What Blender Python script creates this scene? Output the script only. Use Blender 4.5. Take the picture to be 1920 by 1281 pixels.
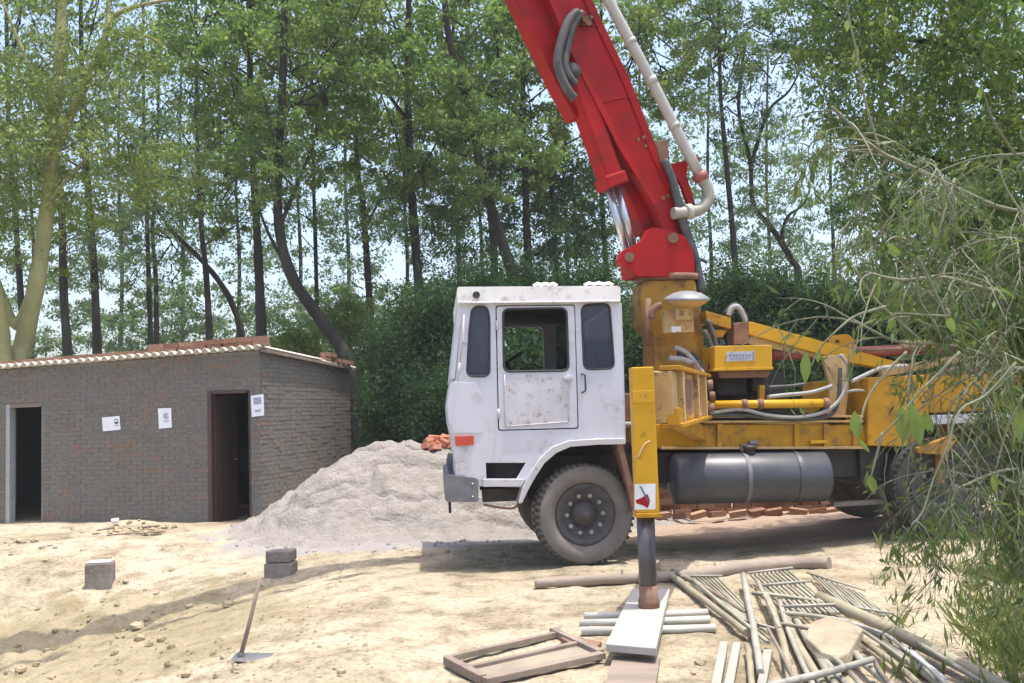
import bpy, bmesh, math, random
import numpy as np
from mathutils import Vector, Matrix
R = math.radians
scn = bpy.context.scene
for o in list(bpy.data.objects): bpy.data.objects.remove(o)
# ------------------------------------------------------------------ camera
W_, H_ = 1920.0, 1281.0
FPX = 1844.0
PITCH, ROLL, CAMZ = R(4.0), R(1.8), 1.6
CAM = Vector((0, 0, CAMZ))
_f = Vector((0, math.cos(PITCH), math.sin(PITCH)))
_r0 = Vector((1, 0, 0)); _u0 = Vector((0, -math.sin(PITCH), math.cos(PITCH)))
_r = math.cos(ROLL) * _r0 - math.sin(ROLL) * _u0
_u = math.sin(ROLL) * _r0 + math.cos(ROLL) * _u0
cd = bpy.data.cameras.new('camera'); cam = bpy.data.objects.new('camera', cd); scn.collection.objects.link(cam)
cd.sensor_width = 36; cd.lens = 36 * FPX / W_; cd.clip_end = 2000; cd.clip_start = 0.05
m = Matrix.Identity(4)
for i in range(3):
    m[i][0] = _r[i]; m[i][1] = _u[i]; m[i][2] = -_f[i]; m[i][3] = CAM[i]
cam.matrix_world = m
scn.camera = cam
# ------------------------------------------------------------------ light
SUN = Vector((0.165, -0.055, 1.0)).normalized()          # towards the sun
world = bpy.data.worlds.new('World'); scn.world = world; world.use_nodes = True
nt = world.node_tree; bg = nt.nodes['Background']
sky = nt.nodes.new('ShaderNodeTexSky'); sky.sky_type = 'NISHITA'; sky.sun_disc = False
sky.sun_elevation = math.asin(SUN.z); sky.sun_rotation = math.atan2(SUN.x, SUN.y)
sky.air_density = 1.0; sky.dust_density = 4.0; sky.ozone_density = 1.0; sky.altitude = 50
hz = nt.nodes.new('ShaderNodeHueSaturation'); hz.inputs['Saturation'].default_value = 0.95      # milky, dusty sky
nt.links.new(sky.outputs[0], hz.inputs['Color']); nt.links.new(hz.outputs[0], bg.inputs[0]); bg.inputs[1].default_value = 0.15
sl = bpy.data.lights.new('sun', 'SUN'); sl.energy = 2.35; sl.angle = R(0.55); sl.color = (1, 0.955, 0.88)
so = bpy.data.objects.new('sun', sl); scn.collection.objects.link(so)
so.rotation_euler = SUN.to_track_quat('Z', 'Y').to_euler(); so.location = (0, 0, 30)
scn.view_settings.view_transform = 'Standard'; scn.view_settings.look = 'None'
scn.view_settings.gamma = 1; scn.view_settings.exposure = 1.28; scn.view_settings.use_curve_mapping = False
scn.render.engine = 'CYCLES'
scn.cycles.max_bounces = 6; scn.cycles.diffuse_bounces = 3; scn.cycles.transparent_max_bounces = 6

# ------------------------------------------------------------------ projection helpers (pixel -> point at a real distance)
def ray(px, py):
    return (_f + _r * ((px - W_ / 2) / FPX) - _u * ((py - H_ / 2) / FPX))
def onz(px, py, z=0.0):
    d = ray(px, py); t = (z - CAMZ) / d.z
    return CAM + d * t
def aty(px, py, y):
    d = ray(px, py); return CAM + d * (y / d.y)
def onplane(px, py, P, n):
    d = ray(px, py); return CAM + d * ((P - CAM).dot(n) / d.dot(n))

# ------------------------------------------------------------------ noise and terrain
def _hash(ix, iy, s):
    h = (ix.astype(np.int64) * 374761393 + iy.astype(np.int64) * 668265263 + s * 1442695041) & 0xFFFFFFFF
    h = ((h ^ (h >> 13)) * 1274126177) & 0xFFFFFFFF
    return ((h ^ (h >> 16)) & 0xFFFF) / 65535.0
def vnoise(x, y, s=0):
    ix = np.floor(x); iy = np.floor(y); fx = x - ix; fy = y - iy
    fx = fx * fx * fx * (fx * (fx * 6 - 15) + 10); fy = fy * fy * fy * (fy * (fy * 6 - 15) + 10)
    a = _hash(ix, iy, s); b = _hash(ix + 1, iy, s); c = _hash(ix, iy + 1, s); d = _hash(ix + 1, iy + 1, s)
    return (a + (b - a) * fx) * (1 - fy) + (c + (d - c) * fx) * fy - 0.5
def fbm(x, y, o=4, s=0):
    v = 0; a = 1.0
    for k in range(o):
        v = v + a * vnoise(x * 2 ** k + 17.3 * k, y * 2 ** k - 9.1 * k, s + k); a *= 0.5
    return v
def S(t):
    t = np.clip(t, 0, 1); return t * t * (3 - 2 * t)
def ground(x, y):
    x = np.asarray(x, float); y = np.asarray(y, float)
    dip = S((-1.0 - x) / 4.4) * S((13.4 - y) / 3.6)
    z = -0.66 * dip
    z = z + 0.10 * S((x - 2.4) / 2.5) * S((y - 8.8) / 1.6)
    near = S((40 - np.hypot(x, y)) / 25)
    z = z + near * (0.075 * fbm(x * 0.55, y * 0.55, 3, 3) + (0.018 + 0.085 * dip) * fbm(x * 2.3, y * 2.3, 3, 11) + (0.016 + .036 * dip) * fbm(x * 8, y * 8, 3, 23) + (.004 + .05 * dip) * (.25 - np.abs(vnoise(x * 3.7, y * 3.7, 31))))
    # low spoil mound along the shed wall
    z = z + 0.13 * np.exp(-(((x + 5.8) / 0.75) ** 2 + ((y - 14.85) / 0.35) ** 2)) + 0.06 * np.exp(-(((x + 7.3) / 0.9) ** 2 + ((y - 15.0) / 0.35) ** 2))
    far = S((np.hypot(x, y) - 30) / 60)
    z = z + far * 0.6 * fbm(x * 0.03, y * 0.03, 2, 5)
    return z
def g1(x, y): return float(ground(x, y))
def ong(px, py, dz=0.0):
    z = 0.0
    for k in range(12):
        p = onz(px, py, z + dz); z = 0.5 * z + 0.5 * g1(p.x, p.y)
    p = onz(px, py, z + dz); return Vector((p.x, p.y, g1(p.x, p.y) + dz))

# ------------------------------------------------------------------ object helpers
COL = scn.collection
def thing(name, label, cat, loc=(0, 0, 0), rotz=0.0, group=None):
    o = bpy.data.objects.new(name, None); COL.objects.link(o)
    o.location = loc; o.rotation_euler = (0, 0, rotz); o.empty_display_size = 0.2
    o['label'] = label; o['category'] = cat
    if group: o['group'] = group
    return o
def tag(o, label, cat, group=None):
    o['label'] = label; o['category'] = cat
    if group: o['group'] = group
    return o
class MB:
    def __init__(s): s.v = []; s.f = []; s.sm = []
    def add(s, vs, fs, smooth=False):
        b = len(s.v); s.v += [tuple(v) for v in vs]
        for f in fs: s.f.append(tuple(i + b for i in f)); s.sm.append(smooth)
        return s
    def box(s, a, b, M=None):
        (x0, y0, z0), (x1, y1, z1) = a, b
        vs = [(x0, y0, z0), (x1, y0, z0), (x1, y1, z0), (x0, y1, z0), (x0, y0, z1), (x1, y0, z1), (x1, y1, z1), (x0, y1, z1)]
        if M is not None: vs = [M @ Vector(v) for v in vs]
        return s.add(vs, [(0, 3, 2, 1), (4, 5, 6, 7), (0, 1, 5, 4), (1, 2, 6, 5), (2, 3, 7, 6), (3, 0, 4, 7)])
    def beam(s, p, q, w, h, up=Vector((0, 0, 1))):
        p = Vector(p); q = Vector(q); d = (q - p).normalized(); sx = d.cross(up).normalized(); uz = sx.cross(d)
        vs = []
        for e in (p, q):
            for a, b in ((-1, -1), (1, -1), (1, 1), (-1, 1)): vs.append(e + sx * a * w / 2 + uz * b * h / 2)
        return s.add(vs, [(3, 2, 1, 0), (4, 5, 6, 7), (0, 1, 5, 4), (1, 2, 6, 5), (2, 3, 7, 6), (3, 0, 4, 7)])
    def tube(s, pts, r, n=8, cap=True):
        pts = [Vector(p) for p in pts]; k = len(pts)
        if not hasattr(r, '__len__'): r = [r] * k
        vs = []; t = (pts[1] - pts[0]).normalized()
        a = t.orthogonal().normalized()
        for i in range(k):
            t = (pts[min(i + 1, k - 1)] - pts[max(i - 1, 0)])
            t = t.normalized() if t.length > 1e-9 else Vector((0, 0, 1))
            a = (a - t * a.dot(t)); a = a.normalized() if a.length > 1e-6 else t.orthogonal().normalized()
            b = t.cross(a)
            for j in range(n):
                an = 2 * math.pi * j / n
                vs.append(pts[i] + (a * math.cos(an) + b * math.sin(an)) * r[i])
        fs = []
        for i in range(k - 1):
            for j in range(n):
                fs.append((i * n + j, i * n + (j + 1) % n, (i + 1) * n + (j + 1) % n, (i + 1) * n + j))
        base = len(s.v); s.add(vs, fs, True)
        if cap:
            s.f.append(tuple(base + j for j in reversed(range(n)))); s.sm.append(False)
            s.f.append(tuple(base + (k - 1) * n + j for j in range(n))); s.sm.append(False)
        return s
    def lathe(s, prof, o, ax, n=32, smooth=True):
        """prof = [(distance along ax, radius)], closed at radius 0 ends"""
        o = Vector(o); ax = Vector(ax).normalized(); a = ax.orthogonal().normalized(); b = ax.cross(a)
        vs = []; fs = []
        for (h, r) in prof:
            for j in range(n):
                an = 2 * math.pi * j / n; vs.append(o + ax * h + (a * math.cos(an) + b * math.sin(an)) * r)
        for i in range(len(prof) - 1):
            for j in range(n): fs.append((i * n + j, i * n + (j + 1) % n, (i + 1) * n + (j + 1) % n, (i + 1) * n + j))
        return s.add(vs, fs, smooth)
    def plate(s, pts, vec, holes=()):
        """flat outline (3-D points) with holes, extruded by vec"""
        bm = bmesh.new(); vec = Vector(vec); loops = []
        for lp in [pts] + list(holes):
            vs = [bm.verts.new(p) for p in lp]; loops.append(len(lp))
            for i in range(len(vs)): bm.edges.new((vs[i], vs[(i + 1) % len(vs)]))
        bm.verts.index_update()
        nrm = Vector((0, 0, 0)); P = [Vector(p) for p in pts]
        for i in range(len(P)): nrm += P[i].cross(P[(i + 1) % len(P)])
        bmesh.ops.triangle_fill(bm, use_beauty=True, use_dissolve=False, edges=bm.edges[:], normal=nrm.normalized())
        bm.verts.index_update(); vs = [v.co.copy() for v in bm.verts]
        fs = [[v.index for v in f.verts] for f in bm.faces]; nv = len(vs); bm.free()
        allv = vs + [v + vec for v in vs]; F = []
        flip = nrm.dot(vec) > 0
        for f in fs:
            F.append(tuple(f)); F.append(tuple(reversed([i + nv for i in f])))
        b = 0
        for L in loops:
            for i in range(L):
                j = (i + 1) % L; F.append((b + i, b + j, b + j + nv, b + i + nv))
            b += L
        return s.add(allv, F)
    def build(s, name, mat, parent=None, bevel=0, seg=2, fix=True):
        me = bpy.data.meshes.new(name); me.from_pydata(s.v, [], s.f)
        me.polygons.foreach_set('use_smooth', s.sm)
        if fix:
            bm = bmesh.new(); bm.from_mesh(me); bmesh.ops.recalc_face_normals(bm, faces=bm.faces[:]); bm.to_mesh(me); bm.free()
        me.materials.append(mat); me.update()
        o = bpy.data.objects.new(name, me); COL.objects.link(o)
        if parent: o.parent = parent
        if bevel:
            bv = o.modifiers.new('bevel', 'BEVEL'); bv.width = bevel; bv.segments = seg; bv.limit_method = 'ANGLE'; bv.angle_limit = R(40)
        return o
def mesh_np(name, V, F, mat, smooth=False):
    me = bpy.data.meshes.new(name); n, k = F.shape
    me.vertices.add(len(V)); me.vertices.foreach_set('co', np.ascontiguousarray(V, np.float32).ravel())
    me.loops.add(n * k); me.loops.foreach_set('vertex_index', np.ascontiguousarray(F, np.int32).ravel())
    me.polygons.add(n); me.polygons.foreach_set('loop_start', np.arange(0, n * k, k, dtype=np.int32))
    me.polygons.foreach_set('loop_total', np.full(n, k, np.int32))
    if smooth: me.polygons.foreach_set('use_smooth', np.ones(n, bool))
    me.update(calc_edges=True); me.validate()
    if mat: me.materials.append(mat)
    return me
def put(name, me, parent=None, loc=(0, 0, 0), rot=(0, 0, 0), sc=(1, 1, 1)):
    o = bpy.data.objects.new(name, me); COL.objects.link(o); o.location = loc; o.rotation_euler = rot; o.scale = sc
    if parent: o.parent = parent
    return o
def smooth_path(pts, n=6):
    P = [Vector(p) for p in pts]; out = []
    for i in range(len(P) - 1):
        a = P[max(i - 1, 0)]; b = P[i]; c = P[i + 1]; d = P[min(i + 2, len(P) - 1)]
        for k in range(n):
            t = k / n
            out.append(0.5 * ((2 * b) + (c - a) * t + (2 * a - 5 * b + 4 * c - d) * t * t + (3 * b - a - 3 * c + d) * t ** 3))
    out.append(P[-1]); return out
def round_poly(pts, r, n=4):
    """2-D outline with rounded corners (pixel units)"""
    out = []; k = len(pts)
    for i in range(k):
        p = Vector(pts[i]).to_2d() if False else Vector((pts[i][0], pts[i][1])); a = Vector(pts[i - 1][:2]); b = Vector(pts[(i + 1) % k][:2])
        da = (a - p); db = (b - p); rr = min(r, da.length * 0.45, db.length * 0.45)
        A = p + da.normalized() * rr; B = p + db.normalized() * rr
        for j in range(n + 1):
            t = j / n; q = A * (1 - t) ** 2 + p * 2 * t * (1 - t) + B * t * t; out.append((q.x, q.y))
    return out

# ------------------------------------------------------------------ materials
def nodes(name):
    mt = bpy.data.materials.new(name); mt.use_nodes = True; t = mt.node_tree
    return mt, t, t.nodes['Principled BSDF']
def ramp(t, fac, stops):
    r = t.nodes.new('ShaderNodeValToRGB'); e = r.color_ramp.elements
    while len(e) < len(stops): e.new(0.5)
    for i, (p, c) in enumerate(stops):
        e[i].position = p; e[i].color = (*c, 1) if len(c) == 3 else c
    t.links.new(fac, r.inputs[0]); return r
def noise(t, sc, det=4, rough=0.6, vec=None, dist=0.0):
    n = t.nodes.new('ShaderNodeTexNoise'); n.inputs['Scale'].default_value = sc; n.inputs['Detail'].default_value = det
    n.inputs['Roughness'].default_value = rough; n.inputs['Distortion'].default_value = dist
    if vec is None:
        tc = t.nodes.get('TC') or t.nodes.new('ShaderNodeTexCoord'); tc.name = 'TC'; vec = tc.outputs['Object']
    t.links.new(vec, n.inputs['Vector']); return n
def mix(t, fac, a, b, mode='MIX'):
    n = t.nodes.new('ShaderNodeMix'); n.data_type = 'RGBA'; n.blend_type = mode
    for s_, v in ((0, fac), (6, a), (7, b)):
        if isinstance(v, (int, float)): n.inputs[s_].default_value = v
        elif isinstance(v, tuple): n.inputs[s_].default_value = (*v, 1)
        else: t.links.new(v, n.inputs[s_])
    return n.outputs[2]
def bump(t, b, h, st=0.3, dist=0.01):
    n = t.nodes.new('ShaderNodeBump'); n.inputs['Strength'].default_value = st; n.inputs['Distance'].default_value = dist
    t.links.new(h, n.inputs['Height']); t.links.new(n.outputs[0], b.inputs['Normal'])
def surf(name, c1, c2, c3=None, sc=3.0, rough=0.8, bsc=30, bst=0.3, bd=0.01, metal=0.0, wear=None, wsc=6, wamt=(0.62, 0.70), stretch=None, spec=0.5, spots=None):
    mt, t, b = nodes(name); vec = None
    if stretch:
        tc = t.nodes.new('ShaderNodeTexCoord'); tc.name = 'TC'; mp = t.nodes.new('ShaderNodeMapping')
        mp.inputs['Scale'].default_value = stretch; t.links.new(tc.outputs['Object'], mp.inputs[0]); vec = mp.outputs[0]
    n = noise(t, sc, 5, 0.62, vec)
    st = [(0.30, c1), (0.7, c2)] if c3 is None else [(0.28, c1), (0.5, c2), (0.72, c3)]
    col = ramp(t, n.outputs[0], st).outputs[0]
    if wear is not None:
        w = noise(t, wsc, 7, 0.72, vec); rr = ramp(t, w.outputs[0], [(wamt[0], (0, 0, 0)), (wamt[1], (1, 1, 1))])
        col = mix(t, rr.outputs[0], col, wear)
    if spots:
        tcs = t.nodes.get('TC') or t.nodes.new('ShaderNodeTexCoord'); tcs.name = 'TC'; mp = t.nodes.new('ShaderNodeMapping'); mp.inputs['Scale'].default_value = (1, 1, spots[3]); t.links.new(tcs.outputs['Object'], mp.inputs[0])
        w = noise(t, spots[1], 8, 0.75, mp.outputs[0]); rr = ramp(t, w.outputs[0], [(spots[2][0], (0, 0, 0)), (spots[2][1], (1, 1, 1))]); col = mix(t, rr.outputs[0], col, spots[0])
    t.links.new(col, b.inputs['Base Color']); b.inputs['Roughness'].default_value = rough; b.inputs['Metallic'].default_value = metal
    b.inputs['Specular IOR Level'].default_value = spec
    if bst: bump(t, b, noise(t, bsc, 5, 0.65, vec).outputs[0], bst, bd)
    return mt
def leafmat(name, stops, trans=0.4, patch=0.6, gloss=0.02):
    mt, t, b = nodes(name); t.nodes.remove(b)
    g = t.nodes.new('ShaderNodeNewGeometry'); oi = t.nodes.new('ShaderNodeObjectInfo')
    n = noise(t, patch, 2, 0.5)
    a = t.nodes.new('ShaderNodeMath'); a.operation = 'MULTIPLY_ADD'; a.inputs[1].default_value = 0.55; t.links.new(g.outputs['Random Per Island'], a.inputs[0])
    s2 = t.nodes.new('ShaderNodeMath'); s2.operation = 'MULTIPLY_ADD'; s2.inputs[1].default_value = 0.9; s2.inputs[2].default_value = -0.225; t.links.new(n.outputs[0], s2.inputs[0])
    t.links.new(s2.outputs[0], a.inputs[2])
    s3 = t.nodes.new('ShaderNodeMath'); s3.operation = 'MULTIPLY_ADD'; s3.inputs[1].default_value = 0.22; t.links.new(oi.outputs['Random'], s3.inputs[0]); t.links.new(a.outputs[0], s3.inputs[2])
    r = ramp(t, s3.outputs[0], stops)
    d = t.nodes.new('ShaderNodeBsdfDiffuse'); tr = t.nodes.new('ShaderNodeBsdfTranslucent'); mx = t.nodes.new('ShaderNodeMixShader')
    mx.inputs[0].default_value = trans
    tc = mix(t, 0.5, r.outputs[0], (0.22, 0.36, 0.06), 'MIX')
    t.links.new(r.outputs[0], d.inputs[0]); t.links.new(tc, tr.inputs[0])
    gl = t.nodes.new('ShaderNodeBsdfGlossy'); gl.inputs['Roughness'].default_value = 0.45; gl.inputs[0].default_value = (0.9, 0.95, 1, 1)
    m2 = t.nodes.new('ShaderNodeMixShader'); m2.inputs[0].default_value = gloss
    t.links.new(d.outputs[0], mx.inputs[1]); t.links.new(tr.outputs[0], mx.inputs[2])
    t.links.new(mx.outputs[0], m2.inputs[1]); t.links.new(gl.outputs[0], m2.inputs[2])
    t.links.new(m2.outputs[0], t.nodes['Material Output'].inputs[0]); return mt
def glassy(name, c, rough=0.08, alpha=1.0):
    mt, t, b = nodes(name); b.inputs['Base Color'].default_value = (*c, 1); b.inputs['Roughness'].default_value = rough
    b.inputs['Alpha'].default_value = alpha; b.inputs['Specular IOR Level'].default_value = 0.6; return mt
M = {}
# sand ground
mt, t, b = nodes('sand_ground')
n1 = noise(t, 0.55, 6, 0.62); n2 = noise(t, 3.2, 7, 0.66); n3 = noise(t, 24, 6, 0.7)
c = ramp(t, n1.outputs[0], [(0.34, (0.28, 0.23, 0.155)), (0.48, (0.42, 0.358, 0.255)), (0.62, (0.49, 0.415, 0.315))]).outputs[0]
c = mix(t, ramp(t, n2.outputs[0], [(0.36, (0.62, 0.60, 0.56)), (0.56, (1, 1, 1))]).outputs[0], (0, 0, 0), c, 'MIX') if False else mix(t, 1.0, c, ramp(t, n2.outputs[0], [(0.36, (0.60, 0.58, 0.54)), (0.50, (0.95, 0.95, 0.95)), (0.66, (1.08, 1.07, 1.05))]).outputs[0], 'MULTIPLY')
c = mix(t, 1.0, c, ramp(t, n3.outputs[0], [(0.36, (0.60, 0.58, 0.55)), (0.50, (1, 1, 1))]).outputs[0], 'MULTIPLY')
sep = t.nodes.new('ShaderNodeSeparateXYZ'); t.links.new(t.nodes['TC'].outputs['Object'], sep.inputs[0])
def blobmask(t, cx, cy, rx, ry, amp=0.6):
    a = t.nodes.new('ShaderNodeVectorMath'); a.operation = 'SUBTRACT'; a.inputs[1].default_value = (cx, cy, 0); t.links.new(t.nodes['TC'].outputs['Object'], a.inputs[0])
    d = t.nodes.new('ShaderNodeVectorMath'); d.operation = 'MULTIPLY'; d.inputs[1].default_value = (1 / rx, 1 / ry, 0); t.links.new(a.outputs[0], d.inputs[0])
    l = t.nodes.new('ShaderNodeVectorMath'); l.operation = 'LENGTH'; t.links.new(d.outputs[0], l.inputs[0])
    s = t.nodes.new('ShaderNodeMath'); s.operation = 'MULTIPLY_ADD'; s.inputs[1].default_value = amp; t.links.new(n2.outputs[0], s.inputs[0]); t.links.new(l.outputs['Value'], s.inputs[2])
    return ramp(t, s.outputs[0], [(0.75 + amp * .25, (1, 1, 1)), (1.0 + amp * .55 if 1.0 + amp * .55 < 1 else 1.0, (0, 0, 0))]).outputs[0]
c = mix(t, blobmask(t, -4.6, 8.6, 4.2, 4.2), c, mix(t, 0.5, c, (0.26, 0.215, 0.115)))    # yellower clayey earth in the dip
c = mix(t, blobmask(t, -1.2, 13.9, 4.6, 3.0), c, (0.30, 0.278, 0.268))          # spilled grey sand round the pile
c = mix(t, blobmask(t, 3.6, 12.6, 3.4, 2.6), c, (0.36, 0.265, 0.20))           # reddish brick dust behind the truck
c = mix(t, blobmask(t, 0.0, 75, 160, 50, 0.1), c, (0.10, 0.12, 0.05))         # grassy earth under the trees
t.links.new(c, b.inputs['Base Color']); b.inputs['Roughness'].default_value = 0.95; b.inputs['Specular IOR Level'].default_value = 0.15
hm = t.nodes.new('ShaderNodeMath'); hm.operation = 'MULTIPLY_ADD'; hm.inputs[1].default_value = 0.4; t.links.new(n3.outputs[0], hm.inputs[0]); t.links.new(n2.outputs[0], hm.inputs[2])
bump(t, b, hm.outputs[0], 0.9, 0.07); M['sand'] = mt
M['greysand'] = surf('grey_sand', (0.255, 0.232, 0.208), (0.35, 0.32, 0.288), sc=5, rough=0.95, bsc=22, bst=1.0, bd=0.05, spec=0.1)
M['clod'] = surf('dry_clod', (0.33, 0.27, 0.17), (0.44, 0.365, 0.245), sc=5, rough=0.95, bsc=20, bst=0.6, bd=0.03, spec=0.1)
M['white'] = surf('white_paint', (0.50, 0.505, 0.565), (0.58, 0.585, 0.64), sc=1.4, rough=0.42, bsc=3, bst=0.08, bd=0.02, wear=(0.33, 0.285, 0.26), wsc=3.5, wamt=(0.54, 0.74), spots=((0.22, 0.15, 0.11), 3.0, (0.635, 0.68), .35))
M['rustwhite'] = surf('scraped_white_paint', (0.46, 0.455, 0.48), (0.56, 0.555, 0.59), sc=2.4, rough=0.5, bsc=6, bst=0.2, bd=0.02, wear=(0.30, 0.20, 0.15), wsc=7, wamt=(0.55, 0.65), spots=((0.20, 0.12, 0.08), 9.0, (0.60, 0.66), .6))
M['roofwhite'] = surf('cab_roof_paint', (0.70, 0.67, 0.64), (0.80, 0.79, 0.78), sc=3, rough=0.5, bsc=4, bst=0.3, bd=0.03, wear=(0.36, 0.28, 0.23), wsc=4, wamt=(0.52, 0.66))
M['yellow'] = surf('yellow_paint', (0.34, 0.17, 0.010), (0.48, 0.25, 0.013), sc=2.6, rough=0.5, spec=0.25, bsc=10, bst=0.12, wear=(0.13, 0.08, 0.04), wsc=4.5, wamt=(0.51, 0.68), spots=((0.07, 0.045, 0.03), 3.0, (0.60, 0.70), .3))
M['cleanyellow'] = surf('bright_yellow_paint', (0.50, 0.27, 0.010), (0.58, 0.32, 0.014), sc=2.6, rough=0.48, spec=0.3, bsc=10, bst=0.06, wear=(0.24, 0.13, 0.04), wsc=7, wamt=(0.58, 0.70), spots=((0.14, 0.085, 0.04), 4.0, (0.64, 0.70), .3))
M['dustyyellow'] = surf('dusty_yellow_paint', (0.36, 0.235, 0.10), (0.48, 0.33, 0.15), (0.46, 0.25, 0.05), sc=3.2, rough=0.8, bsc=16, bst=0.25, wear=(0.13, 0.085, 0.055), wsc=8, wamt=(0.56, 0.66))
M['turretyellow'] = surf('grimy_yellow_paint', (0.30, 0.155, 0.028), (0.44, 0.235, 0.03), sc=2.2, rough=0.55, spec=0.25, bsc=10, bst=0.15, wear=(0.10, 0.06, 0.035), wsc=3.2, wamt=(0.50, 0.66))
M['red'] = surf('red_paint', (0.25, 0.005, 0.006), (0.38, 0.008, 0.007), sc=1.2, rough=0.5, spec=0.2, bsc=9, bst=0.08, wear=(0.15, 0.014, 0.014), wsc=2.6, wamt=(0.50, 0.70), spots=((0.20, 0.15, 0.14), 7.0, (0.66, 0.70), 1.0))
M['rubber'] = surf('dusty_rubber', (0.03, 0.029, 0.029), (0.075, 0.07, 0.065), sc=5, rough=0.9, bsc=60, bst=0.2, spec=0.2)
M['tyredust'] = surf('dusty_tyre', (0.13, 0.12, 0.112), (0.21, 0.19, 0.175), sc=4, rough=0.92, bsc=40, bst=0.2, spec=0.2)
M['rim'] = surf('dusty_dark_rim', (0.045, 0.042, 0.048), (0.095, 0.088, 0.092), sc=7, rough=0.7, bsc=30, bst=0.2)
M['nut'] = surf('steel_nut', (0.25, 0.24, 0.24), (0.42, 0.40, 0.40), sc=20, rough=0.5, bst=0, metal=0.6)
M['black'] = surf('black_chassis_paint', (0.016, 0.016, 0.018), (0.05, 0.047, 0.046), sc=5, rough=0.6, bsc=20, bst=0.15)
M['hose'] = surf('rubber_hose', (0.03, 0.031, 0.034), (0.10, 0.10, 0.10), sc=7, rough=0.6, bst=0.1)
M['greyhose'] = surf('dusty_grey_hose', (0.24, 0.235, 0.23), (0.36, 0.35, 0.34), sc=9, rough=0.7, bst=0.1)
M['tank'] = surf('dark_grey_tank_paint', (0.035, 0.038, 0.048), (0.07, 0.073, 0.085), sc=3, rough=0.42, bsc=12, bst=0.08, wear=(0.10, 0.085, 0.07), wsc=5)
M['steel'] = surf('bright_steel_rod', (0.42, 0.42, 0.44), (0.58, 0.58, 0.60), sc=8, rough=0.3, bst=0, metal=0.85)
M['darkrod'] = surf('oily_cylinder_steel', (0.06, 0.053, 0.058), (0.13, 0.115, 0.115), sc=5, rough=0.33, bst=0.05, metal=0.35, stretch=(1, 1, .3))
M['pipe'] = surf('pale_grey_pipe_paint', (0.34, 0.335, 0.32), (0.45, 0.445, 0.425), sc=3, rough=0.5, bst=0.1, wear=(0.30, 0.25, 0.2), wsc=6)
M['maroon'] = surf('maroon_pipe_paint', (0.25, 0.07, 0.055), (0.33, 0.10, 0.08), sc=4, rough=0.5, bst=0.1)
M['rust'] = surf('rusty_steel', (0.14, 0.07, 0.045), (0.26, 0.15, 0.10), sc=6, rough=0.85, bsc=25, bst=0.3)
M['bumper'] = surf('faded_grey_bumper', (0.11, 0.11, 0.125), (0.17, 0.17, 0.185), sc=6, rough=0.6, bsc=16, bst=0.15, wear=(0.28, 0.24, 0.21), wsc=7)
M['glass'] = glassy('dark_window_glass', (0.05, 0.06, 0.10), 0.05, 0.55)
M['seal'] = surf('window_rubber', (0.02, 0.02, 0.022), (0.05, 0.05, 0.052), sc=9, rough=0.7, bst=0)
M['lampred'] = surf('red_marker_lens', (0.46, 0.05, 0.025), (0.56, 0.07, 0.03), sc=8, rough=0.3, bst=0)
M['dark'] = surf('cab_lining', (0.02, 0.02, 0.023), (0.05, 0.048, 0.05), sc=4, rough=0.9, bst=0)
M['lamp'] = surf('grey_lamp_shell', (0.14, 0.155, 0.17), (0.24, 0.25, 0.26), sc=7, rough=0.5, bst=0.1)
M['plate'] = surf('grey_maker_plate', (0.36, 0.37, 0.40), (0.46, 0.47, 0.50), sc=10, rough=0.5, bst=0)
M['ink'] = surf('dark_ink', (0.07, 0.08, 0.13), (0.11, 0.12, 0.17), sc=30, rough=0.8, bst=0)
M['bluegreyink'] = surf('faded_blue_ink', (0.17, 0.19, 0.30), (0.24, 0.26, 0.36), sc=30, rough=0.8, bst=0)
M['paper'] = surf('white_paper', (0.76, 0.78, 0.84), (0.82, 0.84, 0.90), sc=3, rough=0.7, bst=0)
M['sticker'] = surf('white_sticker', (0.62, 0.64, 0.68), (0.72, 0.73, 0.76), sc=6, rough=0.5, bst=0)
M['bark'] = surf('dark_bark', (0.024, 0.023, 0.022), (0.06, 0.054, 0.047), sc=3, rough=0.95, bsc=8, bst=0.7, bd=0.03, stretch=(1, 1, .25), spec=0.1)
M['palebark'] = surf('pale_yellow_green_bark', (0.20, 0.205, 0.085), (0.33, 0.315, 0.16), sc=3, rough=0.9, bsc=8, bst=0.5, bd=0.03, stretch=(1, 1, .3), spec=0.1)
M['twig'] = surf('grey_twig_bark', (0.12, 0.13, 0.085), (0.23, 0.235, 0.165), sc=4, rough=0.9, bst=0, spec=0.1)
M['logbark'] = surf('weathered_log', (0.20, 0.16, 0.13), (0.36, 0.30, 0.25), sc=3, rough=0.9, bsc=10, bst=0.5, bd=0.02, stretch=(.25, 1, 1), spec=0.1)
M['bamboo'] = surf('weathered_bamboo', (0.22, 0.195, 0.13), (0.34, 0.305, 0.215), sc=3, rough=0.75, bsc=12, bst=0.2, wear=(0.22, 0.19, 0.13), wsc=7)
M['greypole'] = surf('grey_steel_pole', (0.25, 0.238, 0.20), (0.385, 0.37, 0.32), sc=4, rough=0.55, bsc=14, bst=0.15, wear=(0.30, 0.23, 0.16), wsc=6)
M['whitepole'] = surf('pale_stripped_pole', (0.36, 0.34, 0.30), (0.52, 0.50, 0.46), sc=4, rough=0.7, bsc=14, bst=0.2, wear=(0.36, 0.32, 0.26), wsc=6)
M['rod'] = surf('dull_rod', (0.22, 0.21, 0.155), (0.35, 0.335, 0.26), sc=7, rough=0.65, bst=0.1)
M['board'] = surf('pale_timber_board', (0.27, 0.255, 0.23), (0.40, 0.385, 0.355), sc=3, rough=0.8, bsc=14, bst=0.25, wear=(0.40, 0.36, 0.32), wsc=6, stretch=(1, .3, 1))
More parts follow.
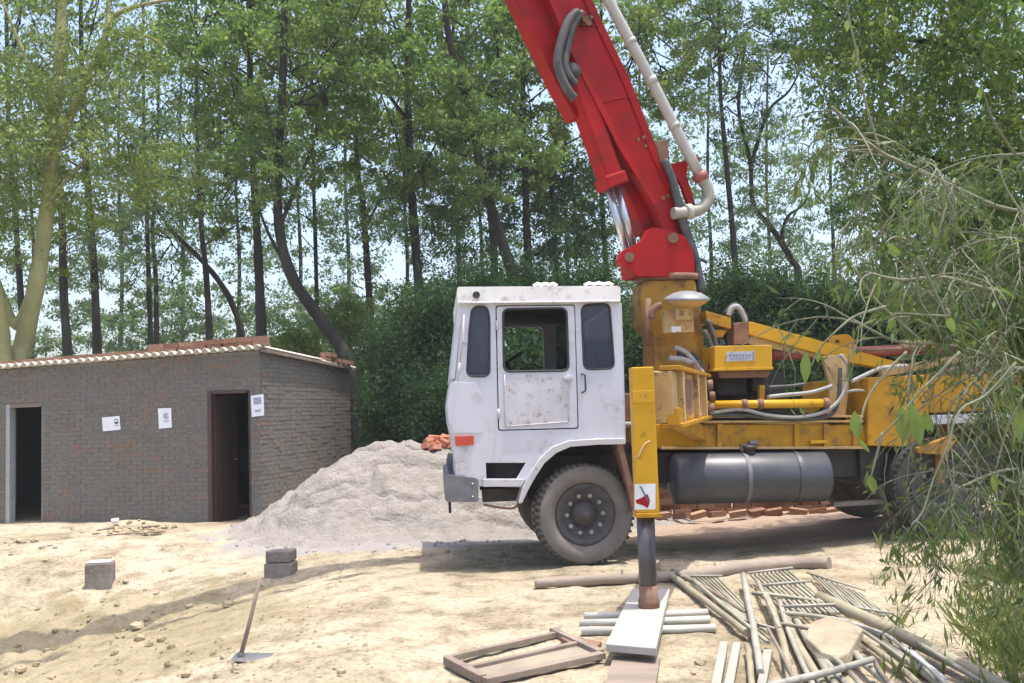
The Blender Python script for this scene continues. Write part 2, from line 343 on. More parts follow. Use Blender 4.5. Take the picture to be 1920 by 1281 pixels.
M['oldwood'] = surf('grey_brown_old_wood', (0.15, 0.115, 0.09), (0.28, 0.225, 0.18), sc=4, rough=0.9, bsc=14, bst=0.4, stretch=(.2, 1, 1))
M['ply'] = surf('dusty_plywood', (0.20, 0.165, 0.125), (0.30, 0.255, 0.19), sc=3, rough=0.9, bsc=20, bst=0.2)
M['doorwood'] = surf('dark_door_wood', (0.045, 0.026, 0.023), (0.085, 0.048, 0.04), sc=3, rough=0.6, bsc=10, bst=0.2, stretch=(1, 1, .2), wear=(0.14, 0.12, 0.12), wsc=2.5)
M['doorframe'] = surf('pale_blue_grey_frame', (0.28, 0.31, 0.32), (0.38, 0.41, 0.41), sc=6, rough=0.8, bst=0.1)
M['roof'] = surf('fibre_cement_sheet', (0.50, 0.47, 0.40), (0.64, 0.61, 0.54), sc=3, rough=0.9, bsc=22, bst=0.2, spec=0.2)
M['mortar'] = surf('cement_render', (0.19, 0.182, 0.165), (0.25, 0.24, 0.218), sc=2.5, rough=0.95, bsc=26, bst=0.6, bd=0.02, spec=0.1)
M['concrete'] = surf('pale_concrete', (0.42, 0.40, 0.36), (0.52, 0.50, 0.46), sc=4, rough=0.95, bsc=20, bst=0.4)
M['greyblock'] = surf('grey_brown_block', (0.16, 0.135, 0.12), (0.27, 0.235, 0.205), sc=5, rough=0.95, bsc=16, bst=0.6, bd=0.03)
M['rockslab'] = surf('tan_stone', (0.26, 0.21, 0.14), (0.38, 0.32, 0.23), sc=5, rough=0.95, bsc=12, bst=0.8, bd=0.03)
def brickmat(name, stops, island, wash=None):
    mt, t, b = nodes(name)
    if island: fac = t.nodes.new('ShaderNodeNewGeometry').outputs['Random Per Island']
    else: fac = t.nodes.new('ShaderNodeObjectInfo').outputs['Random']
    tc = t.nodes.new('ShaderNodeTexCoord'); tc.name = 'TC'; ge = t.nodes.new('ShaderNodeNewGeometry')
    c = ramp(t, fac, stops).outputs[0]; n = noise(t, 3.0, 6, 0.7, ge.outputs['Position'])
    if wash: c = mix(t, ramp(t, n.outputs[0], [(0.38, (0, 0, 0)), (0.60, (1, 1, 1))]).outputs[0], c, wash)
    n2 = noise(t, 26, 5, 0.7, ge.outputs['Position'])
    c = mix(t, 1.0, c, ramp(t, n2.outputs[0], [(0.3, (0.72, 0.72, 0.72)), (0.6, (1.05, 1.05, 1.05))]).outputs[0], 'MULTIPLY')
    t.links.new(c, b.inputs['Base Color']); b.inputs['Roughness'].default_value = 0.95; b.inputs['Specular IOR Level'].default_value = 0.15
    bump(t, b, n2.outputs[0], 0.7, 0.02); return mt
WALLB = [(0.0, (0.165, 0.155, 0.137)), (0.55, (0.195, 0.180, 0.157)), (0.82, (0.225, 0.185, 0.150)), (0.94, (0.24, 0.168, 0.128)), (1.0, (0.27, 0.155, 0.11))]
M['wallbrick'] = brickmat('mud_washed_brick', WALLB, False, (0.19, 0.182, 0.166)); M['wallbricks'] = brickmat('mud_washed_brickwork', WALLB, True, (0.19, 0.182, 0.166))
REDB = [(0.0, (0.34, 0.12, 0.075)), (0.5, (0.42, 0.17, 0.11)), (1.0, (0.50, 0.25, 0.17))]
M['redbrick'] = brickmat('red_clay_brick', REDB, False)
DUSTB = [(0.0, (0.22, 0.12, 0.085)), (0.6, (0.31, 0.17, 0.115)), (1.0, (0.37, 0.23, 0.15))]
M['dustbrick'] = brickmat('dusty_red_brick', DUSTB, False)
M['leaf_mid'] = leafmat('mid_green_leaf', [(0.05, (0.034, 0.076, 0.032)), (0.42, (0.090, 0.165, 0.045)), (0.75, (0.175, 0.235, 0.055)), (1.0, (0.27, 0.31, 0.085))], 0.5)
M['leaf_dark'] = leafmat('dark_green_leaf', [(0.05, (0.016, 0.044, 0.026)), (0.45, (0.034, 0.082, 0.038)), (0.8, (0.070, 0.130, 0.040)), (1.0, (0.11, 0.165, 0.055))], 0.35)
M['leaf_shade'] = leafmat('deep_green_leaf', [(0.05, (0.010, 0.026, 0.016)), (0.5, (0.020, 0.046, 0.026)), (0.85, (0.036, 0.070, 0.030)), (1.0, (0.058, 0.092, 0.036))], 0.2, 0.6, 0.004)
M['leaf_pale'] = leafmat('pale_yellow_green_leaf', [(0.05, (0.075, 0.110, 0.022)), (0.5, (0.145, 0.190, 0.040)), (1.0, (0.24, 0.275, 0.085))], 0.5)
M['leaf_grey'] = leafmat('grey_green_leaf', [(0.05, (0.055, 0.092, 0.060)), (0.5, (0.10, 0.150, 0.085)), (1.0, (0.17, 0.215, 0.115))], 0.5)
M['leaf_near'] = leafmat('fine_grey_green_leaf', [(0.05, (0.040, 0.072, 0.020)), (0.5, (0.075, 0.115, 0.035)), (1.0, (0.14, 0.175, 0.065))], 0.4, 1.5)
M['leaf_big'] = leafmat('big_yellow_green_leaf', [(0.05, (0.075, 0.125, 0.03)), (0.5, (0.12, 0.175, 0.05)), (1.0, (0.20, 0.235, 0.08))], 0.5, 2)
M['grass'] = leafmat('weed_green', [(0.05, (0.06, 0.085, 0.018)), (0.5, (0.115, 0.14, 0.035)), (1.0, (0.20, 0.19, 0.07))], 0.35, 2)
# ------------------------------------------------------------------ the ground sheet
def warp(a, b, n, inner0, inner1, frac):
    ni = int(n * frac); no = (n - ni) // 2
    left = inner0 - (inner0 - a) * (np.linspace(1, 0, no + 1)[:-1] ** 3.2); mid = np.linspace(inner0, inner1, ni)
    right = inner1 + (b - inner1) * (np.linspace(0, 1, no + 1)[1:] ** 3.2)
    return np.concatenate([left, mid, right])
gx = warp(-420, 420, 420, -6.4, 6.2, 0.72); gy = warp(-30, 600, 400, 4.6, 16.0, 0.74)
GX, GY = np.meshgrid(gx, gy); GZ = ground(GX, GY)
nx, ny = len(gx), len(gy)
idx = np.arange(nx * ny).reshape(ny, nx)
F = np.stack([idx[:-1, :-1], idx[:-1, 1:], idx[1:, 1:], idx[1:, :-1]], -1).reshape(-1, 4)
gme = mesh_np('ground', np.stack([GX, GY, GZ], -1).reshape(-1, 3), F, M['sand'], True)
go = put('ground', gme); go['kind'] = 'structure'; go['label'] = 'uneven pale yellow sandy ground of the building site'
# ------------------------------------------------------------------ sand pile
def pile_h(x, y):
    ax, ay, bx, by = -2.25, 14.45, 0.7, 14.7
    t_ = np.clip(((x - ax) * (bx - ax) + (y - ay) * (by - ay)) / ((bx - ax) ** 2 + (by - ay) ** 2), 0, 1)
    d = np.hypot(x - ax - t_ * (bx - ax), y - ay - t_ * (by - ay))
    top = 1.20 + 0.10 * np.sin(2.2 * t_ + .4)
    h = top - 0.80 * np.sqrt(d * d + 0.06) + 0.20
    h = h + 0.13 * fbm(x * 0.9, y * 0.9, 3, 41) + 0.05 * fbm(x * 3.1, y * 3.1, 2, 47)
    n = vnoise(x * 2.6 + 1.7 * vnoise(x * 1.3, y * 1.3, 61), y * 3.4, 53) * 2
    h = h - 0.11 * np.clip(1 - np.abs(n) * 4.0, 0, 1) * S((vnoise(x * 1.1, y * 1.1, 57) + 0.12) * 5)   # slumped ledges
    q = h / 0.17 + 1.9 * fbm(x * 1.5, y * 1.5, 3, 71); fr_ = q - np.floor(q)
    saw = np.where(fr_ < .82, fr_ / .82, (1 - fr_) / .18) - .5
    h = h + 0.06 * saw * S((fbm(x * 1.2, y * 1.2, 2, 77) + .18) * 4)
    h = h + 0.055 * fbm(x * 6, y * 6, 4, 67)
    toe = S((0.55 - h) / 0.75)
    return h - 0.0 + 0.10 * toe * 0 
px_ = np.linspace(-5.2, 3.6, 330); py_ = np.linspace(11.0, 17.2, 250)
PX, PY = np.meshgrid(px_, py_); PH = pile_h(PX, PY)
# concave run-out so the toe feathers into the ground
PH = np.where(PH < 0.30, 0.30 * np.exp((PH - 0.30) / 0.24) - 0.06, PH - 0.06)
edge = np.minimum(np.minimum(PX + 5.2, 3.6 - PX), np.minimum(PY - 11, 17.2 - PY)); PH = PH - 0.25 * S((0.5 - edge) / 0.5)
PZ = ground(PX, PY) + PH
idx = np.arange(330 * 250).reshape(250, 330)
F = np.stack([idx[:-1, :-1], idx[:-1, 1:], idx[1:, 1:], idx[1:, :-1]], -1).reshape(-1, 4)
o = put('sand_pile', mesh_np('sand_pile', np.stack([PX, PY, PZ], -1).reshape(-1, 3), F, M['greysand'], True))
tag(o, 'tall heap of pale grey sand between the brick shed and the truck cab', 'sand pile')
# ------------------------------------------------------------------ the brick shed
rng = random.Random(7)
YAWH = R(11)
HC = Vector(((485 - 960) / FPX * 15.4, 15.4, 0.0))
shed = thing('brick_shed', 'low brick shed with mud washed walls, two doorways and a corrugated sheet roof', 'shed', HC, -YAWH)
HM = Matrix.Translation(HC) @ Matrix.Rotation(-YAWH, 4, 'Z'); HI = HM.inverted()
hX = (HM.to_3x3() @ Vector((1, 0, 0))); hY = (HM.to_3x3() @ Vector((0, 1, 0)))
def HF(px, py, y=0.0): return HI @ onplane(px, py, HC + hY * y, hY)
def HS(px, py, x=0.0): return HI @ onplane(px, py, HC + hX * x, hX)
zc = HF(486, 657).z; zl = HF(0, 694); zb = HS(655, 692)
XL = -6.6
def ztop(x): return zc + (zl.z - zc) * x / zl.x
DEP = zb.y
def ztop_s(y): return zc + (zb.z - zc) * y / DEP
ZB = -0.35
D1 = (HF(12, 870).x, HF(81, 870).x, HF(50, 757).z); D2 = (HF(390, 850).x, HF(471, 850).x, HF(430, 731).z)
ZF = 0.0
def rect(x0, x1, z0, z1, y): return [(x0, y, z0), (x1, y, z0), (x1, y, z1), (x0, y, z1)]
TH = 0.23
MB().plate([(XL, .004, ZB), (D1[0], .004, ZB), (D1[0], .004, D1[2]), (D1[1], .004, D1[2]), (D1[1], .004, ZB), (D2[0], .004, ZB), (D2[0], .004, D2[2]), (D2[1], .004, D2[2]), (D2[1], .004, ZB), (-.004, .004, ZB), (-.004, .004, zc), (XL, .004, ztop(XL))], (0, TH, 0)).build('front_wall', M['mortar'], shed)
MB().plate([(-.004, TH + .006, ZB), (-.004, DEP, ZB), (-.004, DEP, zb.z), (-.004, TH + .006, ztop_s(TH))], (-TH, 0, 0)).build('side_wall', M['mortar'], shed)
MB().box((XL, DEP - TH, ZB), (-TH - .006, DEP, zb.z - .15)).build('back_wall', M['mortar'], shed)
MB().box((XL, TH + .006, ZB), (XL + TH, DEP - TH - .006, zb.z - .1)).build('end_wall', M['mortar'], shed)
MB().box((-3.2, TH + .006, ZB), (-3.0, DEP - TH - .006, zb.z - .1)).build('cross_wall', M['mortar'], shed)
MB().box((XL, -.04, ZB), (-TH, DEP, -.05)).box((D2[0] - .05, -.32, -.2), (D2[1] + .1, -.03, -.052)).box((D1[0] - .1, -.30, -.25), (D1[1] + .05, -.03, -.10)).build('floor_slab', M['concrete'], shed)
# brick courses
CH, BL, BH, J = 0.0705, 0.215, 0.0625, 0.009
def brick_box(dx, dy, dz):
    h = MB(); e = .004
    h.box((-dx / 2, -dy / 2, -dz / 2), (dx / 2, dy / 2, dz / 2)); me = bpy.data.meshes.new('brick'); me.from_pydata(h.v, [], h.f); me.update(); return me
bme = brick_box(BL, 0.06, BH); bme.materials.append(M['wallbrick'])
front = []; side = []
for k in range(80):
    z0 = ZB + k * CH; zm = z0 + BH / 2
    if zm > zc + .1: break
    holes = sorted([d for d in (D1, D2) if zm < d[2] - 0.03], key=lambda d: d[0])
    ivs = []; a = XL
    for d in holes: ivs.append((a, d[0])); a = d[1]
    ivs.append((a, 0.0))
    for (a, b) in ivs:
        x = b - (0 if b < -0.01 else 0); off = (k % 2) * (BL + J) / 2; first = True
        while x > a + 0.03:
            w = BL if not (first and off) else (BL - J) / 2
            w = min(w, x - a)
            if zm < ztop(x - w / 2) - .03: front.append((x - w / 2, zm, w))
            x -= w + J; first = False
    y = 0.06 if k % 2 else 0.0
    while y < DEP - 0.03:
        w = min(BL, DEP - y)
        if zm < ztop_s(y + w / 2) - .03: side.append((y + w / 2, zm, w))
        y += w + J
front.sort(key=lambda b: -b[0])
vis = [b for b in front if b[1] > -0.12]; low = [b for b in front if b[1] <= -0.12]
for (x, z, w) in vis[:300]:
    o = put('brick', bme, shed, (x, .029 + rng.uniform(-.005, .002), z + rng.uniform(-.004, .004)), (0, rng.uniform(-.012, .012), 0), (w / BL, 1, 1))
h = MB()
for (x, z, w) in vis[300:] + low:
    y = rng.uniform(-.005, .002); h.box((x - w / 2, -.001 + y, z - BH / 2), (x + w / 2, .05, z + BH / 2))
for (y, z, w) in side:
    q = rng.uniform(-.005, .004); h.box((-.05, y - w / 2, z - BH / 2 + rng.uniform(-.004, .004)), (.004 + q, y + w / 2, z + BH / 2 + rng.uniform(-.004, .004)))
o = h.build('brickwork', M['wallbricks'], shed); o['kind'] = 'stuff'
# doors and frames
def post(a, b, nm, mt): MB().box(a, b).build(nm, mt, shed, .004)
for (d, mt) in ((D1, M['doorframe']), (D2, M['doorwood'])):
    fw = .075
    post((d[0] + .003, -.02, -.06), (d[0] + fw, .12, d[2] - .004), 'door_frame', mt)
    post((d[1] - .05, .02, -.06), (d[1] - .003, .12, d[2] - .004), 'door_frame', mt if d is D2 else M['mortar'])
    post((d[0] + fw + .003, -.015, d[2] - .06), (d[1] - .053, .12, d[2] - .004), 'door_lintel', M['oldwood'] if d is D1 else M['doorwood'])
hx, hy = D2[0] + .08, .07; wl = D2[1] - D2[0] - .13
A = Matrix.Translation((hx, hy, 0)) @ Matrix.Rotation(R(84), 4, 'Z')
h = MB(); h.box((0, -.02, -.03), (wl, .02, D2[2] - .08), A)
dl = h.build('door', M['doorwood'], shed, .003); dl['label'] = 'dark brown wooden door swung inwards'
h = MB()
for (z0, z1) in ((.12, .85), (1.0, 1.75)): h.box((.1, -.028, z0), (wl - .1, -.021, z1), A)
h.build('door_panel', M['doorwood'], dl, .006)
h = MB(); h.tube([A @ Vector((wl - .08, -.03, .95)), A @ Vector((wl - .08, -.09, .95)), A @ Vector((wl - .19, -.09, .95))], .011, 8).build('door_handle', M['steel'], dl)
# roof sheets
def sheet(x0, x1, y0, y1, zo, nm='roof_sheet'):
    n = int((x1 - x0) / .0146) + 1; xs = np.linspace(x0, x1, n); ys = np.linspace(y0, y1, 5); vs = []; fs = []
    for lay in (0, 1):
        for y in ys:
            for x in xs:
                z = zc + (zl.z - zc) * x / zl.x + (zb.z - zc) * y / DEP + .035 + zo + .031 * math.sin(2 * math.pi * x / .146) + lay * .012
                vs.append((x, y, z))
    N = n * 5
    for lay in (0, 1):
        for j in range(4):
            for i in range(n - 1):
                q = [lay * N + j * n + i, lay * N + j * n + i + 1, lay * N + (j + 1) * n + i + 1, lay * N + (j + 1) * n + i]
                fs.append(q if lay else q[::-1])
    for i in range(n - 1):
        fs.append((i, i + 1, N + i + 1, N + i)); k = 4 * n + i; fs.append((k, N + k, N + k + 1, k + 1))
    for j in range(4):
        k = j * n; fs.append((k, N + k, N + k + n, k + n)); k = j * n + n - 1; fs.append((k, k + n, N + k + n, N + k))
    h = MB(); h.add(vs, fs, True); return h.build(nm, M['roof'], shed)
for i in range(6):
    xa = 0.07 - i * 1.17
    sheet(xa - 1.165, xa, -.17, 2.45, (i % 2) * .004); sheet(xa - 1.165, xa, 2.36, DEP + .22, -.018 + (i % 2) * .004)
MB().beam((.06, -.05, zc - .0), (.06, DEP + .1, zb.z - .0), .05, .05).build('purlin', M['oldwood'], shed)
# loose bricks weighing the roof edges down
rb = brick_box(.235, .11, .075); rb.materials.append(M['dustbrick'])
row = thing('brick_row', 'row of loose red bricks weighing down the front edge of the shed roof', 'bricks', HM @ Vector((-2.5, 0.05, ztop(-2.5))), -YAWH)
org = Vector((-2.5, 0.05, ztop(-2.5)))
x = .14
while x > -5.2:
    lay = 2 if x > -1.7 else 1
    if rng.random() < .12: lay = max(1, lay - 1)
    for k in range(lay):
        zz = ztop(x - .12) + .067 + .0385 + k * .077
        put('brick', rb, row, Vector((x - .12 + rng.uniform(-.02, .02), .02 + rng.uniform(-.03, .03), zz)) - org, (0, R(-1.2), rng.uniform(-.09, .09)))
    x -= .245 + rng.uniform(0, .02)
row2 = thing('brick_row', 'few loose red bricks on the rear corner of the shed roof', 'bricks', HM @ Vector((0, DEP - .4, zb.z)), -YAWH); org = Vector((0, DEP - .4, zb.z))
for k in range(7):
    y = DEP - 1.25 + (k % 5) * .26
    put('brick', rb, row2, Vector((.04 + rng.uniform(-.03, .03), y, zc + (zb.z - zc) * y / DEP + .06 + .037 + (k // 5) * .077)) - org, (R(-3), 0, R(90) + rng.uniform(-.1, .1)))
# paper notices pasted on the wall
def notice(q, label, marks):
    """q: pixel corners tl,tr,br,bl; marks: (u0,v0,u1,v1,mat) in paper coordinates or polygons"""
    P = [HF(x, y, -.016) for x, y in q]
    base = HM @ ((P[2] + P[3]) / 2); th = thing('paper_notice', label, 'notice', base, -YAWH, 'white paper notices on the shed wall'); o0 = (P[2] + P[3]) / 2
    MB().plate([p - o0 for p in P], (0, .002, 0)).build('sheet', M['paper'], th)
    def uv(u, v): a = P[0].lerp(P[1], u); b = P[3].lerp(P[2], u); return a.lerp(b, v) - o0 + Vector((0, -.0015, 0))
    for (nm, pts, mt) in marks: MB().plate([uv(u, v) for u, v in pts], (0, .001, 0)).build(nm, mt, th)
def rc(u0, v0, u1, v1): return [(u0, v0), (u1, v0), (u1, v1), (u0, v1)]
def arc(cx, cy, rx, ry, a0=0, a1=360, n=16, inner=None):
    p = [(cx + rx * math.cos(R(a0 + (a1 - a0) * i / n)), cy + ry * math.sin(R(a0 + (a1 - a0) * i / n))) for i in range(n + (a1 - a0 < 360))]
    if inner: p = p + [(cx + rx * inner * math.cos(R(a0 + (a1 - a0) * i / n)), cy + ry * inner * math.sin(R(a0 + (a1 - a0) * i / n))) for i in reversed(range(n + 1))]
    return p
notice([(191, 783), (224, 780), (226, 806), (193, 809)], 'landscape paper notice with a small dark emblem, leftmost on the shed wall',
       [('emblem', arc(.80, .38, .13, .20, 5, 175), M['ink']), ('emblem', arc(.80, .36, .13, .17, 190, 350, 12, .55), M['bluegreyink']), ('text_line', rc(.66, .64, .95, .70), M['plate'])])
notice([(296, 766), (321, 765), (322, 802), (298, 804)], 'upright paper notice with a ring emblem, middle of the shed wall',
       [('emblem', arc(.60, .40, .22, .15, 20, 330, 16, .62), M['bluegreyink']), ('emblem', arc(.60, .40, .09, .06), M['bluegreyink']), ('text_line', rc(.38, .60, .85, .64), M['plate']), ('text_line', rc(.42, .67, .80, .71), M['plate'])])
notice([(470, 742), (494, 739), (495, 779), (472, 782)], 'upright paper notice of dark printed lines beside the open wooden door',
       [('text_line', rc(.2, .13 + .065 * i, .82, .175 + .065 * i), M['bluegreyink']) for i in range(5)] + [('text_line', rc(.26, .70, .80, .745), M['bluegreyink']), ('text_line', rc(.32, .77, .72, .81), M['bluegreyink'])])
# ------------------------------------------------------------------ the concrete pump truck
YAWT = R(4.5)
TO = onz(1098, 1062, 0.0)
truck = thing('concrete_pump_truck', 'white cab concrete pump truck with yellow chassis and raised red boom', 'truck', TO, YAWT)
TM = Matrix.Translation(TO) @ Matrix.Rotation(YAWT, 4, 'Z'); TI = TM.inverted(); T3 = TI.to_3x3()
tY = TM.to_3x3() @ Vector((0, 1, 0)); tX = TM.to_3x3() @ Vector((1, 0, 0))
def T(px, py, y=0.0): return TI @ onplane(px, py, TO + tY * y, tY)
def TP(L, y=0.0): return [T(a, b, y) for a, b in L]
def V3(x, y, z): return Vector((x, y, z))
CW = 2.30
def shift(L, y): return [Vector((p.x, p.y + y, p.z)) for p in L]
outer = [(868, 568), (1162, 566), (1166, 640), (1171, 830), (1080, 832), (1048, 842), (1022, 864), (1003, 890), (988, 914), (898, 912), (857, 906), (853, 870), (850, 835), (841, 795), (838, 762), (844, 718), (854, 713)]
qwin = round_poly([(885, 575), (914, 574), (918, 600), (918, 706), (875, 706), (880, 620)], 13)
rwin = round_poly([(1090, 572), (1143, 569), (1152, 691), (1095, 693)], 13)
dwin = round_poly([(943, 580), (1062, 578), (1066, 695), (945, 697)], 12)
door_o = round_poly([(929, 573), (1078, 571), (1085, 804), (934, 808)], 5)
door_i = round_poly([(931, 575), (1076.5, 573), (1083, 802), (936, 806)], 5)
step = [(911, 868), (986, 868), (968, 898), (912, 898)]
near = MB().plate(TP(outer), (0, .03, 0), [TP(qwin), TP(rwin), TP(door_o), TP(step)])
far = [shift(TP(l), CW - .03) for l in (outer, qwin, rwin, dwin)]
near.plate(far[0], (0, .03, 0), far[1:])
def ribbon(h, path, y0, y1, th):
    P = TP(path, 0); off = []
    for i in range(len(P)):
        a = P[max(i - 1, 0)]; b = P[min(i + 1, len(P) - 1)]; d = (b - a).normalized(); nn = Vector((-d.z, 0, d.x)); off.append(P[i] + nn * th)
    loop = [Vector((p.x, y0, p.z)) for p in P + off[::-1]]
    h.plate(loop, (0, y1 - y0, 0))
ribbon(near, [(853, 905), (853, 870), (850, 835), (841, 795), (838, 762), (844, 718), (853, 713)], .032, CW - .032, -.02)
ribbon(near, [(1163, 568), (1166, 640), (1171, 829)], .032, CW - .032, .02)
near.box(T(905, 905, .05) * 1, T(985, 899, CW - .05)) if False else None
cab = near.build('cab', M['white'], truck, .006)
# dented front corner panel and pillar details
for (a, b) in ((.0, .07), (CW - .07, CW), (CW / 2 - .03, CW / 2 + .03)):
    h = MB(); ribbon(h, [(868, 570), (853, 712)], a, b, -.05); h.build('windscreen_pillar', M['white'], cab, .008)
for (a, b) in ((.072, CW / 2 - .032), (CW / 2 + .032, CW - .072)):
    h = MB(); ribbon(h, [(866, 578), (853.5, 711)], a, b, -.012); h.build('windscreen', M['glass'], cab)
roofp = round_poly([(857, 538), (1160, 536), (1164, 541), (1163, 567), (858, 571)], 5)
h = MB(); h.plate([p for p in TP(roofp, -.035)], (0, CW + .07, 0)); rf = h.build('cab_roof', M['roofwhite'], truck, .012)
h = MB(); c0 = T(893, 553, -.04); h.lathe([(0, .001), (0, .037), (.012, .037), (.012, .028), (.008, .001)], c0 + V3(0, .004, 0), (0, -1, 0), 16); h.build('roof_lamp', M['black'], rf)
h = MB()
for a, b, z in ((1000, 1045, 534), (1095, 1150, 533)):
    pts = [T(a + (b - a) * i / 6, z + (2 if i in (0, 6) else -2 * (i % 2)), .4) for i in range(7)]; h.tube(pts, .018, 6)
h.build('roof_rag', M['roofwhite'], rf)
h = MB(); h.tube(smooth_path(TP([(861, 568), (1010, 567), (1163, 565)], -.045), 4), .012, 6); h.build('rain_gutter', M['rustwhite'], rf)
def pane(loop, y, nm, par): return MB().plate(shift(TP(loop), y), (0, .006, 0)).build(nm, M['glass'], par)
def seal(loop, y, par, r=.011):
    P = shift(TP(loop), y); P = P + [P[0], P[1]]; return MB().tube(P, r, 6, False).build('window_seal', M['seal'], par)
for lp in (qwin, rwin):
    pane(lp, .012, 'window_pane', cab); seal(lp, .0, cab); pane(lp, CW - .018, 'window_pane', cab)
# door
h = MB().plate(shift(TP(door_i), -.006), (0, .034, 0), [shift(TP(dwin), -.006)]); door = h.build('cab_door', M['white'], truck, .004)
seal(dwin, -.006, door, .013)
pan = round_poly([(944, 702), (1080, 699), (1078, 796), (950, 802), (944, 800)], 4)
h = MB().plate(shift(TP([(946, 703), (1064, 701), (1066, 790), (948, 799)]), -.012), (0, .008, 0)); h.build('door_patch_panel', M['rustwhite'], door, .003)
h = MB()
for L in ([(946, 702), (948, 800)], [(948, 800), (1066, 791)], [(1066, 791), (1064, 701)]): h.tube(smooth_path(TP(L, -.014), 3), .006, 6)
h.build('panel_bead', M['rustwhite'], door)
h = MB(); h.tube(TP([(1091, 702), (1097, 703)], -.05) + TP([(1098, 733), (1092, 736)], -.05), .010, 6); h.tube([T(1091, 702, -.0), T(1091, 702, -.05)], .01, 6); h.tube([T(1092, 736, -.0), T(1092, 736, -.05)], .01, 6); h.build('grab_handle', M['black'], cab)
h = MB(); h.box(T(1057, 712, -.04) , T(1073, 705, -.005)); h.box(T(1064, 716, -.03), T(1068, 702, -.007)); h.build('door_latch', M['rustwhite'], door, .003)
for (x, y) in ((932, 610), (935, 776)):
    h = MB(); a = T(x, y, -.02); h.tube([a + V3(0, 0, -.05), a + V3(0, 0, .05)], .012, 8); h.build('hinge', M['rustwhite'], door)
h = MB(); h.plate(shift(TP([(853, 818), (888, 817), (888, 834), (854, 836)]), -.02), (0, .022, 0)); h.build('side_marker_lamp', M['lampred'], cab, .004)
h = MB().plate(shift(TP([(858, 850), (872, 849), (873, 890), (860, 891)]), -.008), (0, .01, 0)); h.build('corner_plate', M['rustwhite'], cab, .003)
h = MB().plate(shift(TP([(850, 716), (893, 718), (905, 750), (905, 812), (851, 812), (842, 790), (841, 762)]), -.007), (0, .008, 0)); h.build('corner_panel', M['white'], cab, .004)
h = MB(); h.tube(TP([(870, 590), (868, 640), (862, 680)], -.06), .008, 6); h.tube(TP([(862, 680), (860, 700), (857, 714)], -.06), .008, 6); h.tube([T(868, 640, -.06), T(873, 645, 0)], .007, 6); h.build('mirror_stay', M['rustwhite'], cab)
# inside of the cab
h = MB(); zf = T(1000, 820).z; xf = T(870, 700).x; xb = T(1160, 700).x
h.box((xf + .05, .06, zf - .03), (xb - .06, CW - .06, zf)); h.box((xb - .1, .05, zf), (xb - .04, CW - .05, T(1100, 700).z)); h.box((xf + .08, .05, T(900, 575).z - .01), (xb - .04, CW - .05, T(900, 575).z + .01))
h.build('cab_lining', M['dark'], cab)
h = MB(); h.box((xb - .75, .3, zf), (xb - .2, .85, zf + .45)); h.box((xb - .32, .3, zf + .45), (xb - .14, .85, zf + 1.0)); h.box((xb - .75, 1.4, zf), (xb - .2, 1.95, zf + .45)); h.box((xb - .32, 1.4, zf + .45), (xb - .14, 1.95, zf + 1.0)); h.build('seat', M['dark'], cab, .05)
h = MB(); cc = V3(xf + .55, CW - .55, zf + .85); ax = V3(-.5, 0, .86)
a_ = ax.orthogonal().normalized(); b_ = ax.cross(a_); h.tube([cc + (a_ * math.cos(q) + b_ * math.sin(q)) * .23 for q in [2 * math.pi * i / 20 for i in range(22)]], .016, 6, False); h.tube([cc, cc - ax * .5], .03, 8); h.tube([cc + a_ * .23, cc - a_ * .23], .014, 6); h.build('steering_wheel', M['black'], cab)
# wheel arch, step, bumper
arch_o = [(1173, 822), (1120, 823), (1068, 826), (1036, 838), (1012, 860), (994, 888), (980, 915), (972, 944)]
arch_i = [(979, 944), (990, 920), (1004, 895), (1021, 869), (1043, 850), (1070, 838), (1120, 834), (1173, 833)]
h = MB().plate(TP(arch_o + arch_i, -.07), (0, .75, 0)); ar = h.build('wheel_arch', M['rustwhite'], truck, .006)
h = MB().plate(TP([(978, 842), (1040, 838), (1200, 828), (1206, 935), (978, 938)], .62), (0, .03, 0)); h.build('wheel_well', M['dark'], ar)
h = MB().plate(TP([(1157, 832), (1167, 832), (1192, 930), (1188, 962), (1181, 930)], -.05), (0, .45, 0)); h.build('mudflap', M['rust'], ar)
h = MB(); h.plate(TP([(912, 866), (986, 866), (968, 899), (912, 899)], .16), (0, .02, 0)); h.plate(TP([(913, 868), (985, 868), (985, 870.5), (913, 870.5)], .03), (0, .13, 0)); h.build('step_well', M['dark'], cab)
h = MB(); h.plate(TP([(905, 899), (986, 899), (978, 912), (906, 913)], -.03), (0, .2, 0)); h.build('step_plate', M['rustwhite'], truck, .006)
h = MB(); h.tube(smooth_path(TP([(907, 946), (945, 953), (968, 950), (977, 925), (985, 905)], .1), 4), .012, 6); h.build('step_rail', M['rust'], truck)
h = MB(); a = T(834, 894, -.02); b = T(896, 942, -.02)
h.plate(TP(round_poly([(833, 896), (843, 891), (890, 896), (897, 900), (897, 941), (838, 942), (834, 936)], 4), -.02), (0, CW + .04, 0)); bu = h.build('bumper', M['bumper'], truck, .012)
h = MB(); h.tube(TP([(843, 942), (844, 962)], .1), .015, 6); h.tube(TP([(843, 942), (844, 962)], CW - .1), .015, 6); h.build('tow_hook', M['black'], bu)
h = MB()
for (x, y) in ((886, 908), (886, 932)): h.lathe([(0, .014), (.01, .014), (.014, .001)], T(x, y, -.021), (0, -1, 0), 8)
h.build('bumper_bolt', M['nut'], bu)
h = MB()
for yy in (.35, CW - .35): h.lathe([(-.02, .001), (-.02, .10), (.03, .11), (.05, .05), (.055, .001)], T(846, 868, yy), (-1, 0, 0), 20)
h.build('headlight', M['glass'], cab)
